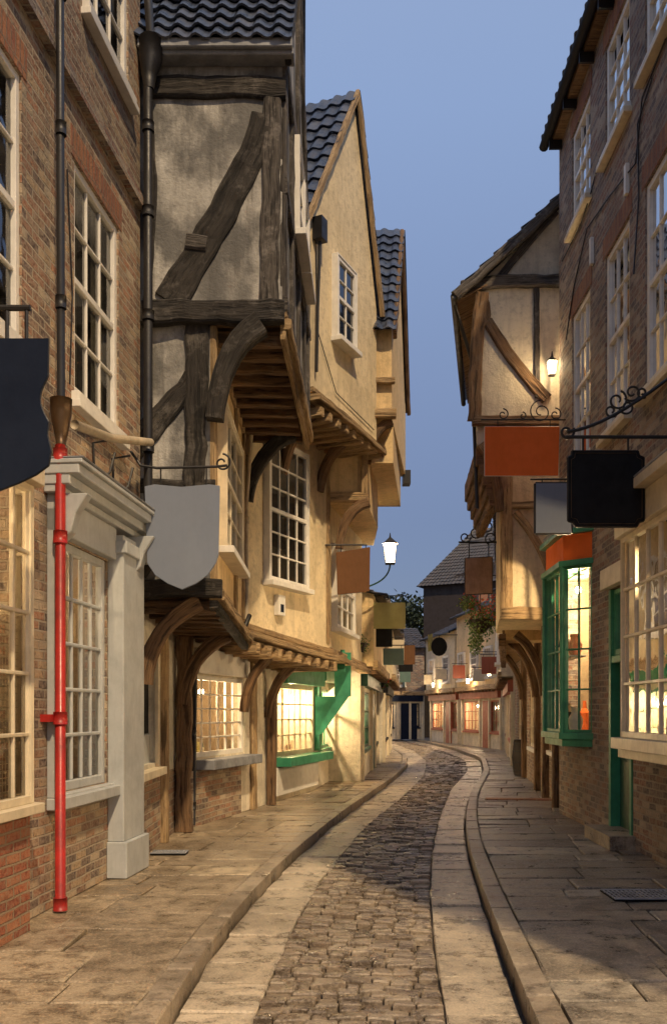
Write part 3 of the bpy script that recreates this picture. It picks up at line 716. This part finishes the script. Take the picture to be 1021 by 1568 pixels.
tb.timber(bez((.62,16.6,6.1),(.68,16.6,6.75),(1.05,16.6,6.85)),(.12,.16),.14,V((0,-1,0)))
Df=Fac(-.12,16.3,.62,20.0)
m1=g.m('first_floor','plaster_cream'); m1.prism([Df.P(0,2.7),Df.P(Df.len,2.6),Df.P(Df.len,5.4),Df.P(0,5.4)],Df.n*-2.5)
Df.window(g,Df.u(508),Df.u(536),3.15,4.65,3,4,o=.12,back='soft')
for k,(o_,dz) in enumerate(((.1,0),(.2,-.12))): tt.timber([Df.P(0,2.7+dz,0),Df.P(Df.len,2.6+dz,0)],.1,o_,Df.n)
Dg=Fac(-.42,18.6,.62,27.0)
h1=(.9,2.6,.8,2.1); h2=(5.0,7.5,.8,2.1)
Dg.shell(g.m('ground_walls','plaster_pale'),0,Dg.len,0,2.9,[h1,h2],1.4)
Dg.window(g,*h1,4,3,frame='green_paint',back=None,rail=False,sill='green_paint'); Dg.window(g,*h2,4,3,frame='dark_green_paint',back=None,rail=False,sill='dark_green_paint')
Dg.room(g,*h1,1.0,280,seed=7,fwd=.1); Dg.room(g,*h2,1.0,280,seed=8,fwd=.1)
Dg.box(g.m('doors','dark_green_paint'),3.2,4.2,0,2.2,0,.05); Dg.box(g.m('fascia','green_paint'),.6,4.6,2.25,2.75,0,.2)
gp=g.m('green_panel','green_paint')
gp.abox(.02,.34,17.7,17.76,1.9,2.75); gp.prism([(-.35,17.7,1.9),(.3,17.7,1.9),(-.2,17.7,1.2),(-.35,17.7,1.1)],V((0,.06,0)))
gp.prism([(-.45,17.2,2.35),(.22,17.2,2.35),(.22,17.6,2.75),(-.45,17.6,2.75)],Z*.05)

# ================================================================= distant houses
HC=['brown_paint','olive_paint','black_paint','cream_paint','teal_paint','red_brown_paint','navy_paint']
def house(name,f,h,wm,rm,dep=5,rh=1.8,floors=(),wb='soft',frame='white_paint',shopc='dark_green_paint',jet=.35,power=150,signs=2,added_lamp=0):
    q=G(name)
    hs=(.4,f.len*.45,.7,2.1); hs2=(f.len*.74,f.len-.3,.7,2.1)
    f.shell(q.m('ground_walls','plaster_pale'),0,f.len,0,2.65,[hs,hs2],1.5)
    f.window(q,*hs,4,3,frame=shopc,back=None,rail=False,sill=shopc); f.room(q,*hs,1.1,power,seed=int(h*10),fwd=.1)
    f.window(q,*hs2,2,3,frame=shopc,back='soft',rail=False,sill=shopc)
    f.box(q.m('door',shopc),f.len*.58,f.len*.58+.95,0,2.1,0,.05); f.box(q.m('fascia',shopc),.1,f.len*.97,2.2,2.55,0,.16)
    for uu in (.1,f.len*.5,f.len*.72,f.len-.2): f.box(q.m('pilasters','cream_paint'),uu,uu+.14,0,2.2,0,.08)
    q.m('walls',wm).prism([f.P(0,2.65,jet),f.P(f.len-.02,2.65,jet),f.P(f.len-.02,h,jet),f.P(0,h,jet)],f.n*-dep)
    F2=Fac(f.o.x+f.n.x*jet,f.o.y+f.n.y*jet,f.o.x+f.n.x*jet+f.t.x*f.len,f.o.y+f.n.y*jet+f.t.y*f.len,1 if f.t.cross(Z).dot(f.n)>0 else -1)
    nW=max(1,int(f.len/2.0)); z=3.1
    while z+1.3<h:
        for i in range(nW):
            c=f.len*(i+.5)/nW; F2.window(q,c-.5,c+.5,z,z+1.3,3,4,frame=frame,o=.12,back=wb if i%2==0 else 'dark')
        z+=2.3
    F2.timber(q.m('jetty_beam','timber_tan'),[(0,2.68),(f.len,2.68)],.22,.1)
    for i in range(int(f.len/.5)): q.m('joists','timber_brown').timber([f.P(.2+i*.5,2.6,0),f.P(.2+i*.5,2.6,jet+.05)],.12,.12,V((0,0,-1)))
    pantiles(q.m('roof',rm),f.P(-.1,h-.05,jet+.25),f.P(f.len+.1,h-.05,jet+.25),f.P(-.1,h+rh,-dep/2),f.P(f.len+.1,h+rh,-dep/2))
    q.m('walls',wm).prism([f.P(.01,h,jet),f.P(.01,h+rh-.05,-dep/2),f.P(.01,h,-dep+jet)],f.t*(f.len-.02))
    q.m('round_gutter','black_iron').tube([f.P(-.1,h-.08,jet+.3),f.P(f.len+.1,h-.08,jet+.3)],.06,8)
    p=f.P(f.len*.3,h+rh-.4,-dep/2); q.m('chimney','brick_red').box(p,f.t*.7,f.n*.5,Z*(1.3 if rh>1.3 else .9))
    for k in range(signs):
        s=G('hanging_sign'); u=f.len*(k+.6)/signs; zz=2.75+random.uniform(0,.5); o0=jet+.12; w_=random.uniform(.4,.6); hh=random.uniform(.4,.65)
        s.m('panel',random.choice(HC)).box(f.P(u,zz,o0),f.n*w_,f.t*.04,Z*hh)
        s.m('bracket','black_iron').tube([f.P(u+.02,zz+hh+.08,jet),f.P(u+.02,zz+hh+.08,o0+w_+.05)],.015,6)
        for oo in (o0+.06,o0+w_-.06): s.m('bracket','black_iron').tube([f.P(u+.02,zz+hh+.08,oo),f.P(u+.02,zz+hh,oo)],.008,5)
    if added_lamp:  # lantern added only to throw warm light on the far house fronts
        s=G('added_wall_lantern'); c=f.P(f.len*.5,3.0,jet+.35); lantern(s,c,.6); s.m('arm','black_iron').tube([c+Z*.25,c+Z*.33-f.n*.1,f.P(f.len*.5,3.3,jet)],.014,6); plight(s,c,added_lamp,(1,.70,.40),.1)
    return q
house('shop_house',Fac(.62,21.0,1.35,28.5),4.3,'plaster_ochre','slate',rh=.8,shopc='dark_green_paint',jet=.3)
house('shop_house',Fac(1.55,28.8,2.35,38),4.2,'plaster_cream','slate',rh=.8,shopc='black_paint',jet=.3,signs=3)
house('shop_house',Fac(2.15,38.3,1.9,48),4.6,'plaster_pale','slate',rh=1.2,shopc='navy_paint',jet=.2,added_lamp=200)
house('brick_shop_house',Fac(2.0,53,5.3,53.4),5.4,'brick_dark','slate',rh=1.3,shopc='navy_paint',jet=.05,wb='soft',power=200,signs=1)
house('corner_house',Fac(-3.4,58,2.4,57.4),6.0,'brick_brown','slate',rh=1.5,jet=.05)
house('shop_house',Fac(5.35,50.5,6.2,45.0),5.6,'plaster_cream','slate',rh=1.4,shopc='red_brown_paint',jet=.25,wb='lit',power=150,added_lamp=250)
house('shop_house',Fac(6.25,44.7,7.1,38.5),6.2,'plaster_ochre','slate',rh=1.4,shopc='red_brown_paint',jet=.25,wb='soft',power=150,added_lamp=250)
q=G('slate_roof_house')
f=Fac(5.6,57,11,54)
q.m('walls','dark_wood').prism([f.P(0,0),f.P(f.len,0),f.P(f.len,11.0),f.P(0,9.4)],f.n*-6)
pantiles(q.m('roof','slate'),f.P(-.3,9.4,.3),f.P(f.len,9.4,.3),f.P(2.4,13.2,-2.6),f.P(f.len,13.2,-2.6))
pantiles(q.m('roof','slate'),f.P(-.3,9.4,.3),f.P(-.3,9.4,-6),f.P(2.4,13.2,-2.6),f.P(2.41,13.2,-2.61))

# ================================================================= R1 right brick house
R=Fac(3.26+.021*1.5,1.5,3.563,14.45,-1)
g=G('brick_house')
def yu(y): return (y-1.5)/ (R.t.y)
hol=[]
for y0 in (12.57,10.78,9.18,7.4,5.6,3.8):
    hol.append((yu(y0),yu(y0+1.03),5.18,7.46)); hol.append((yu(y0),yu(y0+1.03),8.77,10.15))
door=(yu(10.65),yu(11.6),.02,3.15)
near=(yu(3.2),yu(6.2),1.0,3.3)
R.shell(g.m('walls','brick_dark'),0,R.len,0,10.6,hol+[door,(yu(7.0),yu(10.2),1.32,3.5),(yu(12.65),yu(14.1),1.3,3.6),near],4.5)
R.window(g,*near,7,4,frame='cream_paint',back=None,rail=False,bar=.03); R.room(g,*near,1.2,520,n=2,seed=31,fwd=.1,hz=.5)
for i,h in enumerate(hol):
    R.window(g,*h,3,4,back='curtain' if i%3 else 'dark',fw=.08)
    R.box(g.m('lintels','brick_lintel'),h[0]-.1,h[1]+.1,h[3]+.002,h[3]+.27,-.05,.008)
    R.box(g.m('sill_stone','cream_paint'),h[0]-.1,h[1]+.1,h[2]-.15,h[2]-.082,-.03,.10)
R.box(g.m('eaves','timber_brown'),0,R.len+.05,10.52,10.62,-.1,.14)
g.m('round_gutter','black_iron').tube([R.P(0,10.6,.22),R.P(R.len+.12,10.6,.22)],.075,10)
for i in range(14): g.m('gutter_brackets','black_iron').box(R.P(.4+i*.95,10.38,0),R.t*.04,R.n*.2,Z*.16)
pantiles(g.m('roof','pantile'),R.P(0,10.63,.22),R.P(R.len+.08,10.63,.22),R.P(0,13.0,-2.4),R.P(R.len+.08,13.0,-2.4))
R.box(g.m('door','dark_green_paint'),door[0]+.09,door[1]-.09,.04,2.2,-.16,-.1)
R.box(g.m('door','dark_green_paint'),door[0]+.2,door[1]-.2,.25,1.0,-.1,-.085); R.box(g.m('door','dark_green_paint'),door[0]+.2,door[1]-.2,1.2,2.0,-.1,-.085)
R.box(g.m('door_frame','green_paint'),door[0],door[0]+.088,.03,3.14,-.18,.02);R.box(g.m('door_frame','green_paint'),door[1]-.088,door[1],.03,3.14,-.18,.02)
R.box(g.m('door_frame','green_paint'),door[0]+.089,door[1]-.089,2.21,2.3,-.18,.01); R.box(g.m('door_frame','cream_paint'),door[0]-.1,door[1]+.1,3.15,3.4,0,.1)
R.window(g,door[0]+.09,door[1]-.09,2.31,3.13,2,1,frame='green_paint',back='lit',sill=None,rail=False)
R.box(g.m('door_step','kerb_stone'),door[0]-.1,door[1]+.1,.0,.16,-.15,.3)
a0,a1=yu(7.0),yu(10.25)
bp=[R.P(a0,0,0),R.P(a0+.25,0,.34),R.P(a1-.2,0,.34),R.P(a1,0,0)]
cf=g.m('shopfront','cream_paint')
def nb(mb,z,h,e,o_): mb.prism([R.P(a0-e,z,0),R.P(a0+.22,z,o_),R.P(a1-.17,z,o_),R.P(a1+e,z,0)],Z*h)
nb(cf,1.2,.12,.05,.42); nb(cf,1.1,.099,0,.34); nb(cf,3.5,.3,.05,.38); nb(cf,3.801,.1,.1,.5); nb(g.m('cornice_lead','lead'),3.902,.03,.1,.5)
for a,b,nx in ((bp[1],bp[2],7),(bp[2],bp[3],1)):
    F_=Fac(a.x,a.y,b.x,b.y,-1); F_.window(g,0.001,F_.len-.001,1.322,3.498,nx,4,frame='cream_paint',back=None,sill=None,rail=False,fw=.055,bar=.03)
R.room(g,a0,a1-.05,1.32,3.5,1.6,420,o0=-.01,n=2,seed=11,fwd=.08,hz=.35)
b0,b1=yu(12.45),yu(14.25)
def bayprism(mb,z,h,ex):
    mb.prism([R.P(b0-ex,z,0),R.P(b0+.32-ex*.5,z,.34+ex),R.P(b1-.32+ex*.5,z,.34+ex),R.P(b1+ex,z,0)],Z*h)
gp=g.m('bay_frame','green_paint')
bayprism(gp,1.22,.09,.05); bayprism(gp,1.12,.099,.0); bayprism(gp,3.62,.08,.05); bayprism(g.m('bay_fascia','orange_paint'),3.702,.36,-.02); bayprism(gp,4.064,.07,.07); bayprism(g.m('bay_roof','lead'),4.136,.1,.02)
pts=[R.P(b0,0,0),R.P(b0+.32,0,.34),R.P(b1-.32,0,.34),R.P(b1,0,0)]
for a,b,nx in ((pts[0],pts[1],2),(pts[1],pts[2],4),(pts[2],pts[3],2)):
    F_=Fac(a.x,a.y,b.x,b.y,-1); F_.window(g,0.001,F_.len-.001,1.312,3.618,nx,4,frame='green_paint',back=None,sill=None,rail=False,fw=.035,bar=.022)
R.room(g,b0+.05,b1-.05,1.31,3.6,1.0,330,o0=-.01,n=1,seed=13,fwd=.02)
for k,(uu,zz,hh,mt) in enumerate(((.45,1.32,.35,'white_paint'),(.7,1.32,.28,'navy_paint'),(1.0,1.32,.4,'cream_paint'),(.5,2.4,.3,'red_brown_paint'),(.85,2.4,.25,'white_paint'),(1.2,2.4,.32,'navy_paint'))):
    p=R.P(b0+uu,zz,.12); 
    g.m('round_display_jars',mt).tube([p,p+Z*hh*.5,p+Z*hh*.75,p+Z*hh],[.08,.11,.06,.07],12)
R.box(g.m('display_shelf','white_paint'),b0+.3,b1-.3,2.37,2.395,.0,.24)
for p in pts[1:3]: gp.tube([p+Z*1.3,p+Z*3.62],.035,8)
for (px,py) in ((908,385),(962,275)):
    u,z=R.uz(px,py); R.box(g.m('tie_plate','white_paint'),u-.04,u+.04,z-.18,z+.18,0,.05)
for pl in (((1021,60),(985,150),(975,250),(935,300),(900,350),(880,440),(868,520)),((1000,120),(978,190),(980,300),(972,420)),((920,240),(905,300),(890,345),(862,400))):
    g.m('round_cable','black_iron').tube([R.P(*R.uz(px,py),.02) for px,py in pl],.010,5)

lx=G('added_wall_lantern'); c=V((3.52,14.75,7.15))
lantern(lx,c,.55); lx.m('arm','black_iron').tube([c+V((0,0,.12)),c+V((0,.05,.2)),V((3.5,15.0,7.35))],.012,6)
plight(lx,c-V((.0,.05,0)),110,(1,.70,.38),.08)
sl=G('street_lamp'); c=V((gx(597,20.5),20.5,gz(848,20.5)))
lantern(sl,c,1.15,'black_iron'); sl.m('arm','dark_green_paint').tube(bez(c+V((0,0,-.22)),c+V((0,0,-.6)),c+V((-.55,0,-.75))),.02,6)
sl.m('arm','dark_green_paint').tube([c+V((-.55,0,-.75)),c+V((-.55,0,-.2))],.03,8); sl.m('arm','dark_green_paint').tube([c+V((-.9,0,-.5)),c+V((-.5,0,-.5))],.02,8)
plight(sl,c,5500,(1,.70,.38),.12)

# ================================================================= R2 right timber gable house
g=G('timber_gable_house')
S=Fac(2.42,15.0,5.2,15.0)
xe,ze=1.98,8.35
def rz(x): return ze+(x-xe)*.93
mp=g.m('walls','plaster_pale')
mp.prism([(2.42,15,6.4),(5.4,15,6.4),(5.4,15,rz(5.4)-.1),(2.42,15,rz(2.42)-.1)],V((.5,3.8,0)))
ct=g.m('roof_verge','timber_grey'); ct.timber([V((xe,14.85,ze-.02)),V((5.4,14.85,rz(5.4)-.02))],.15,.08,V((0,-1,0)),wob=.01)
pantiles(g.m('roof','pantile'),(xe,14.8,ze+.05),(xe+.9,20,ze+.05),(5.4,14.8,rz(5.4)+.05),(6,20,rz(5.4)+.05))
g.m('soffit','timber_brown').prism([(xe+.03,14.9,ze-.05),(2.5,14.9,ze+.2),(3.3,19.9,ze+.2),(xe+.93,19.9,ze-.05)],Z*.03)
g.m('round_gutter','black_iron').tube([V((xe-.04,14.8,ze-.02)),V((xe+.86,20,ze-.02))],.05,10)
g.m('round_downpipe','black_iron').tube([V((xe,14.95,ze-.1)),V((2.28,15.1,7.4)),V((2.4,15.3,5.0))],.03,8)
tb=g.m('timbers','timber_brown'); tg=g.m('grey_timbers','timber_grey')
S.pxtimber(tg,[(706,442),(760,432),(860,432)],.2,.09,wob=.015)
S.pxtimber(tb,[(737,450),(728,540),(726,645)],(.22,.2),.08,wob=.015)
S.timber(tb,bez2(S.uz(745,492),S.uz(775,545),S.uz(836,612),10),(.17,.2),.06,wob=.012)
S.pxtimber(tg,[(820,440),(822,610)],.09,.05)
S.timber(tb,bez2(S.uz(736,452),S.uz(752,470),S.uz(742,500),5),.12,.06)
S.timber(tg,bez2(S.uz(765,425),S.uz(795,385),S.uz(850,325),8),.12,.05)
S.pxtimber(tb,[(722,645),(860,645)],.16,.08)
mp.prism([(2.36,15.05,6.0),(3.0,15.05,6.0),(3.0,15.05,6.4),(2.36,15.05,6.4)],V((.3,2,0)))
mq=g.m('middle_walls','plaster_cream'); mq.prism([(2.75,15.1,3.2),(5.3,15.1,3.2),(5.3,15.1,6.4),(2.75,15.1,6.4)],V((.55,3.5,0)))
S2=Fac(2.75,15.1,5.3,15.1)
S2.timber(g.m('tan_timbers','timber_tan'),[(.1,3.25),(.1,6.0)],.2,.05); S2.timber(g.m('tan_timbers','timber_tan'),bez2((.25,4.9),(.7,4.4),(1.0,3.4)),.14,.04)
S2.timber(g.m('tan_timbers','timber_tan'),[(0,3.22),(1.3,3.22)],.2,.1); S2.timber(g.m('tan_timbers','timber_tan'),[(.0,5.0),(1.3,5.05)],.12,.05)
for i in range(5):
    zz=5.95-i*.17; xx=2.42+ i*.055
    g.m('corbels','timber_brown').timber([V((xx,15.05,zz)),V((xx+.2,17.8,zz))],.15,.28,V((-.0,0,-1)),wob=.01)
tb.timber(bez((2.72,15.1,4.9),(2.7,15.1,5.7),(2.42,15.1,6.0)),(.14,.18),.14,V((0,-1,0)))
Rg=Fac(3.75,15.15,5.25,26.5,-1)
dd=[(2.2,3.2,.02,2.2),(.3,1.6,.9,2.2),(4.2,6.2,.8,2.1),(8,10,.8,2.1)]
Rg.shell(g.m('ground_walls','brick_brown'),0,Rg.len,0,3.2,dd,2)
Rg.box(g.m('door','dark_wood'),2.2,3.2,.02,2.2,-.15,-.1)
for k,d in enumerate(dd[1:]): Rg.window(g,*d,4,3,frame='cream_paint',back=None,rail=False); Rg.room(g,*d,1.0,300,seed=20+k,fwd=.1)
for u in (0.1,1.9,3.6,7.2): Rg.timber(tb,[(u,0),(u,3.2)],.2,.12)
for u in (1.9,3.6,7.2):
    p=Rg.P(u,0,.1); tb.timber(bez(p+Z*1.9,p+Z*2.7+Rg.n*.05,p+Z*3.05+Rg.n*.5),(.13,.16),.12,-Rg.t)
g.m('middle_front','plaster_ochre').prism([(3.35,17.9,3.0),(4.95,26.4,3.0),(6.5,26.4,3.0),(5.5,17.9,3.0)],Z*2.6)
Rf=Fac(3.35,17.9,4.95,26.4,-1)
Rf.window(g,1.0,2.2,3.5,4.8,3,4,o=.12,back='lit'); Rf.window(g,4.0,5.4,3.5,4.8,3,4,o=.12,back='soft')
Rf.timber(tb,[(0,3.0),(Rf.len,3.0)],.25,.12); 
for u in (.1,3.0,6.0): Rf.timber(tb,[(u,3),(u,5.5)],.16,.05)
pantiles(g.m('roof','pantile'),(3.15,17.8,5.55),(4.75,26.5,5.55),(5.5,17.8,7.6),(7,26.5,7.6))
house('shop_house',Fac(5.3,27.0,7.2,38.2,-1),5.2,'plaster_pale','slate',rh=1.6,shopc='red_brown_paint',jet=.35,wb='lit',power=250,added_lamp=350,signs=3)
q=G('brick_step')
q.m('bricks','brick_red').prism([(2.75,16.6,-.02),(4.0,16.45,-.02),(4.05,16.7,-.02),(2.8,16.85,-.02)],Z*.04)

# ================================================================= signs
def sign(name,y,outline,mat,frame=None,fw=.03,th=.04,arm=None,scroll=(),hang=(),armr=.013,border=None):
    q=G(name); P=[V((gx(a,y),y,gz(b,y))) for a,b in outline]
    q.m('panel',mat).prism(P,V((0,th,0)))
    if frame:
        n=len(P)
        for i in range(n):
            a,b=P[i],P[(i+1)%n]; q.m('frame',frame).tube([a+V((0,th/2,0)),b+V((0,th/2,0))],fw,6)
    if arm: q.m('bracket','black_iron').tube([V((gx(a,y),y+th/2,gz(b,y))) for a,b in arm],armr,8)
    for s_ in scroll:
        q.m('bracket','black_iron').tube([V((gx(a,y),y+th/2,gz(b,y))) for a,b in spiral(*s_)],armr*.75,6)
    for (a,b,b2) in hang: q.m('hangers','black_iron').tube([V((gx(a,y),y+th/2,gz(b,y))),V((gx(a,y),y+th/2,gz(b2,y)))],armr*.6,6)
    return q
o=[(-40,518),(74,518),(73,575)]+[(74-13*math.sin(math.pi*i/10)*1.0,575+7*i) for i in range(1,11)]+[(72,665),(78,690),(74,712),(55,726),(30,738),(0,750),(-40,752)]
sign('hanging_sign',5.6,o,'navy_paint','black_iron',.006,.03,arm=[(-120,470),(46,470)],hang=[(10,470,518),(40,470,518)],armr=.02)
o=[(222,745),(236,742),(278,746),(320,742),(336,744),(334,850),(330,862),(318,880),(300,893),(279,902),(257,893),(238,880),(226,862)]
sign('shield_sign',9.2,o,'silver_paint','silver_paint',.006,.03,arm=[(200,690),(215,712),(240,716),(330,714),(348,712)],scroll=[(340,708,14,1.2,-1.5,1)],hang=[(246,715,742),(316,714,742)],armr=.014)
sign('hanging_sign',16.0,[(515,846),(566,838),(565,905),(517,910)],'brown_paint','brown_paint',.008,.04,arm=[(372,836),(520,834),(562,834)],scroll=[(384,845,12,1.1,0,1)],hang=[(522,834,846),(560,834,840)],armr=.014)
sign('hanging_sign',21,[(568,923),(620,923),(620,962),(568,962)],'olive_paint','olive_paint',.01,.05,arm=[(540,912),(622,912)],hang=[(575,912,923),(612,912,923)])
sign('hanging_sign',23,[(543,932),(568,932),(568,960),(543,960)],'teal_paint',None,arm=[(530,928),(570,928)])
sign('hanging_sign',22,[(563,963),(600,963),(600,990),(563,990)],'black_paint','black_iron',.01,arm=[(540,960),(602,960)])
sign('hanging_sign',27,[(578,993),(603,995),(603,1018),(578,1016)],'cream_paint',None,arm=[(565,990),(605,990)])
sign('hanging_sign',25,[(565,1000),(580,1000),(580,1025),(565,1025)],'red_brown_paint',None,arm=[(550,997),(584,997)])
sign('hanging_sign',24,[(515,1058),(533,1058),(533,1085),(515,1085)],'black_paint',None)
sign('hanging_sign',13.9,[(742,653),(856,653),(854,728),(742,728)],'orange_paint','white_paint',.010,.04,arm=[(736,642),(866,642)],scroll=[(770,634,9,1.2,-1.57,1),(828,630,18,1.5,-1.57,-1),(850,634,10,1.2,-1.57,1),(800,636,6,1,-1.57,1)],hang=[(762,642,653),(842,642,653)],armr=.013)
sign('hanging_sign',11.8,[(820,740),(874,740),(874,816),(820,816)],'silver_paint','black_iron',.025,.05,arm=[(812,733),(915,733)],hang=[(830,733,740),(865,733,740)])
o=[(876,690),(977,690),(979,697),(986,700),(986,797),(979,799),(975,806),(882,806),(878,799),(870,797),(870,700),(875,697)]
q=sign('hanging_sign',9.0,o,'black_paint','black_iron',.012,.05,arm=[(866,668),(1048,668)],scroll=[(868,660,12,1.2,-.5,1)],hang=[(893,668,690),(962,668,690)],armr=.018)
Y=9.0
q.m('bracket','black_iron').tube([V((gx(a,Y),Y+.02,gz(b,Y))) for a,b in bez2((868,660),(930,655),(1047,560),14)],.017,8)
for s_ in ((945,612,16,1.3,-1.2,1),(968,600,14,1.3,2.5,-1),(936,628,11,1.2,0,1),(960,622,12,1.2,3.0,-1),(984,600,9,1.2,1,1)):
    q.m('bracket','black_iron').tube([V((gx(a,Y),Y+.02,gz(b,Y))) for a,b in spiral(*s_)],.011,6)
q.m('frame','gold_paint').tube([V((gx(a*1.0+(4 if a<928 else -4),Y),Y-.004,gz(b+(4 if b<750 else -4),Y))) for a,b in o+[o[0]]],.003,5)
q=sign('hanging_sign',18,[(712,855),(753,853),(753,908),(712,910)],'pink_stone_paint','dark_wood',.02,.05,arm=[(702,830),(765,830)],scroll=[(712,822,9,1.2,0,1),(728,815,12,1.3,-1.5,1),(745,805,13,1.4,-1.5,-1),(752,824,10,1.2,2,1),(738,798,8,1.2,0,1)],hang=[(718,830,855),(748,830,855)],armr=.02)
o=[(672+12*math.cos(t*math.pi/8),990+14*math.sin(t*math.pi/8)) for t in range(16)]
sign('round_sign',24,o,'black_paint','black_iron',.01,.05,arm=[(664,972),(700,972)],hang=[(672,972,976)])
sign('hanging_sign',24.2,[(655,972),(662,970),(662,996),(655,998)],'olive_paint',None)
sign('hanging_sign',30,[(734,1000),(752,1000),(752,1020),(734,1020)],'cream_paint',None,arm=[(730,998),(765,998)])
q=G('flower_basket'); c=V((gx(735,19),19,gz(955,19)))
leaves(q.m('leaves','leaf'),c+V((.02,0,.05)),.36,900,.06,(.95,.9,1.25)); leaves(q.m('leaves','leaf'),c+V((-.1,0,-.4)),.22,350,.06,(.7,.7,1.3))
leaves(q.m('leaves','leaf'),c+V((-.25,0,.42)),.2,250,.06)
leaves(q.m('flowers','petal'),c+V((.1,-.05,.28)),.38,170,.06); leaves(q.m('flowers','petal'),c+V((-.2,-.05,.5)),.2,50,.05)
q.m('basket','dark_wood').tube([c-Z*.2,c-Z*.05,c+Z*.08],[.08,.22,.27],12); q.m('chain','black_iron').tube([c,c+Z*1.0],.01,5); q.m('chain','black_iron').tube([c+Z*1.0,c+V((.6,0,1.0))],.014,5)
q=G('flower_basket'); c=V((gx(582,28),28,gz(1042,28))); leaves(q.m('leaves','leaf'),c,.3,300,.08); leaves(q.m('flowers','petal'),c,.32,60,.08); q.m('basket','dark_wood').tube([c-Z*.25,c],[.1,.25],10)
q=G('flower_basket'); c=V((gx(550,20),20,gz(985,20))); leaves(q.m('leaves','leaf'),c,.22,250,.06); q.m('basket','dark_wood').tube([c-Z*.2,c],[.1,.2],10)
q=G('litter_barrel'); c=V((gx(799,23),23,0))
q.m('round_body','dark_wood').tube([c+Z*0,c+Z*.1,c+Z*.45,c+Z*.8,c+Z*.9],[.2,.22,.26,.22,.21],18)
for z in (.12,.32,.6,.8): q.m('hoops','black_iron').tube([c+Z*z,c+Z*(z+.03)],.262-.06*abs(z-.45)*2+.004,18)
def grate(x0,y0,w,n,d):
    q=G('cellar_grate')
    q.m('frame','lead').abox(x0,x0+w,y0,y0+.04,0.016,.026);q.m('frame','lead').abox(x0,x0+w,y0+d,y0+d+.04,0.016,.026)
    for i in range(n): q.m('bars','lead').abox(x0+.005+i*w/n,x0+w/n*.6+i*w/n,y0+.04,y0+d,.015,.025)
    for i in range(4): q.m('bars','lead').abox(x0,x0+w,y0+d*(.2+.2*i),y0+d*(.2+.2*i)+.015,.014,.023)
    q.m('pit','black_paint').abox(x0,x0+w,y0,y0+d+.04,.004,.012)
grate(gx(925,8.0),7.7,.62,16,.40); grate(gx(240,10.6),10.2,.4,10,.2)
q=G('distant_trees'); 
for k in range(9):
    c=V((4.0+k*.8+random.uniform(-.4,.4),72+random.uniform(-2,2),8.6+random.uniform(-1,1.2)))
    leaves(q.m('crown','leaf_far'),c,1.5,500,.35); q.m('trunk','dark_wood').tube([V((c.x,c.y,0)),c],[.3,.08],8)

for q in GR: q.done()

# ================================================================= light
w=bpy.data.worlds.new('World'); bpy.context.scene.world=w; w.use_nodes=True; nt=w.node_tree
bg=nt.nodes['Background']; sky=N(nt,'ShaderNodeTexSky',sky_type='NISHITA'); sky.sun_disc=False
AZ=159
sky.sun_elevation=math.radians(12); sky.sun_rotation=math.radians(AZ); sky.altitude=50; sky.air_density=1.0; sky.dust_density=1.2; sky.ozone_density=2.0
tc=N(nt,'ShaderNodeTexCoord'); sp=N(nt,'ShaderNodeSeparateXYZ'); L(nt,tc.outputs['Generated'],sp.inputs[0])
gr=ramp(nt,sp.outputs[2],[(0.0,(1.15,1.35,2.5)),(.2,(1.4,1.75,3.2)),(.55,(2.6,3.55,5.8)),(1,(3.9,4.8,6.8))])
L(nt,mix(nt,.78,sky.outputs[0],gr),bg.inputs[0]); bg.inputs[1].default_value=.12
sd=bpy.data.lights.new('sun','SUN'); sd.energy=3.4; sd.angle=math.radians(1.5); sd.color=(1,.74,.44)
so=bpy.data.objects.new('sun',sd); bpy.context.collection.objects.link(so)
EL=48
tosun=V((math.sin(math.radians(AZ))*math.cos(math.radians(EL)),math.cos(math.radians(AZ))*math.cos(math.radians(EL)),math.sin(math.radians(EL))))
so.rotation_euler=tosun.to_track_quat('Z','Y').to_euler()
cd=bpy.data.cameras.new('camera'); co=bpy.data.objects.new('camera',cd); bpy.context.collection.objects.link(co)
co.location=(0,0,EYE); co.rotation_euler=(math.pi/2,0,0)
cd.sensor_fit='VERTICAL'; cd.sensor_height=36; cd.lens=FOC/1568*36; cd.shift_y=(HY-784)/1568; cd.clip_end=3000; cd.clip_start=.05
s=bpy.context.scene; s.camera=co
s.view_settings.view_transform='Standard'; s.view_settings.look='None'; s.view_settings.exposure=0
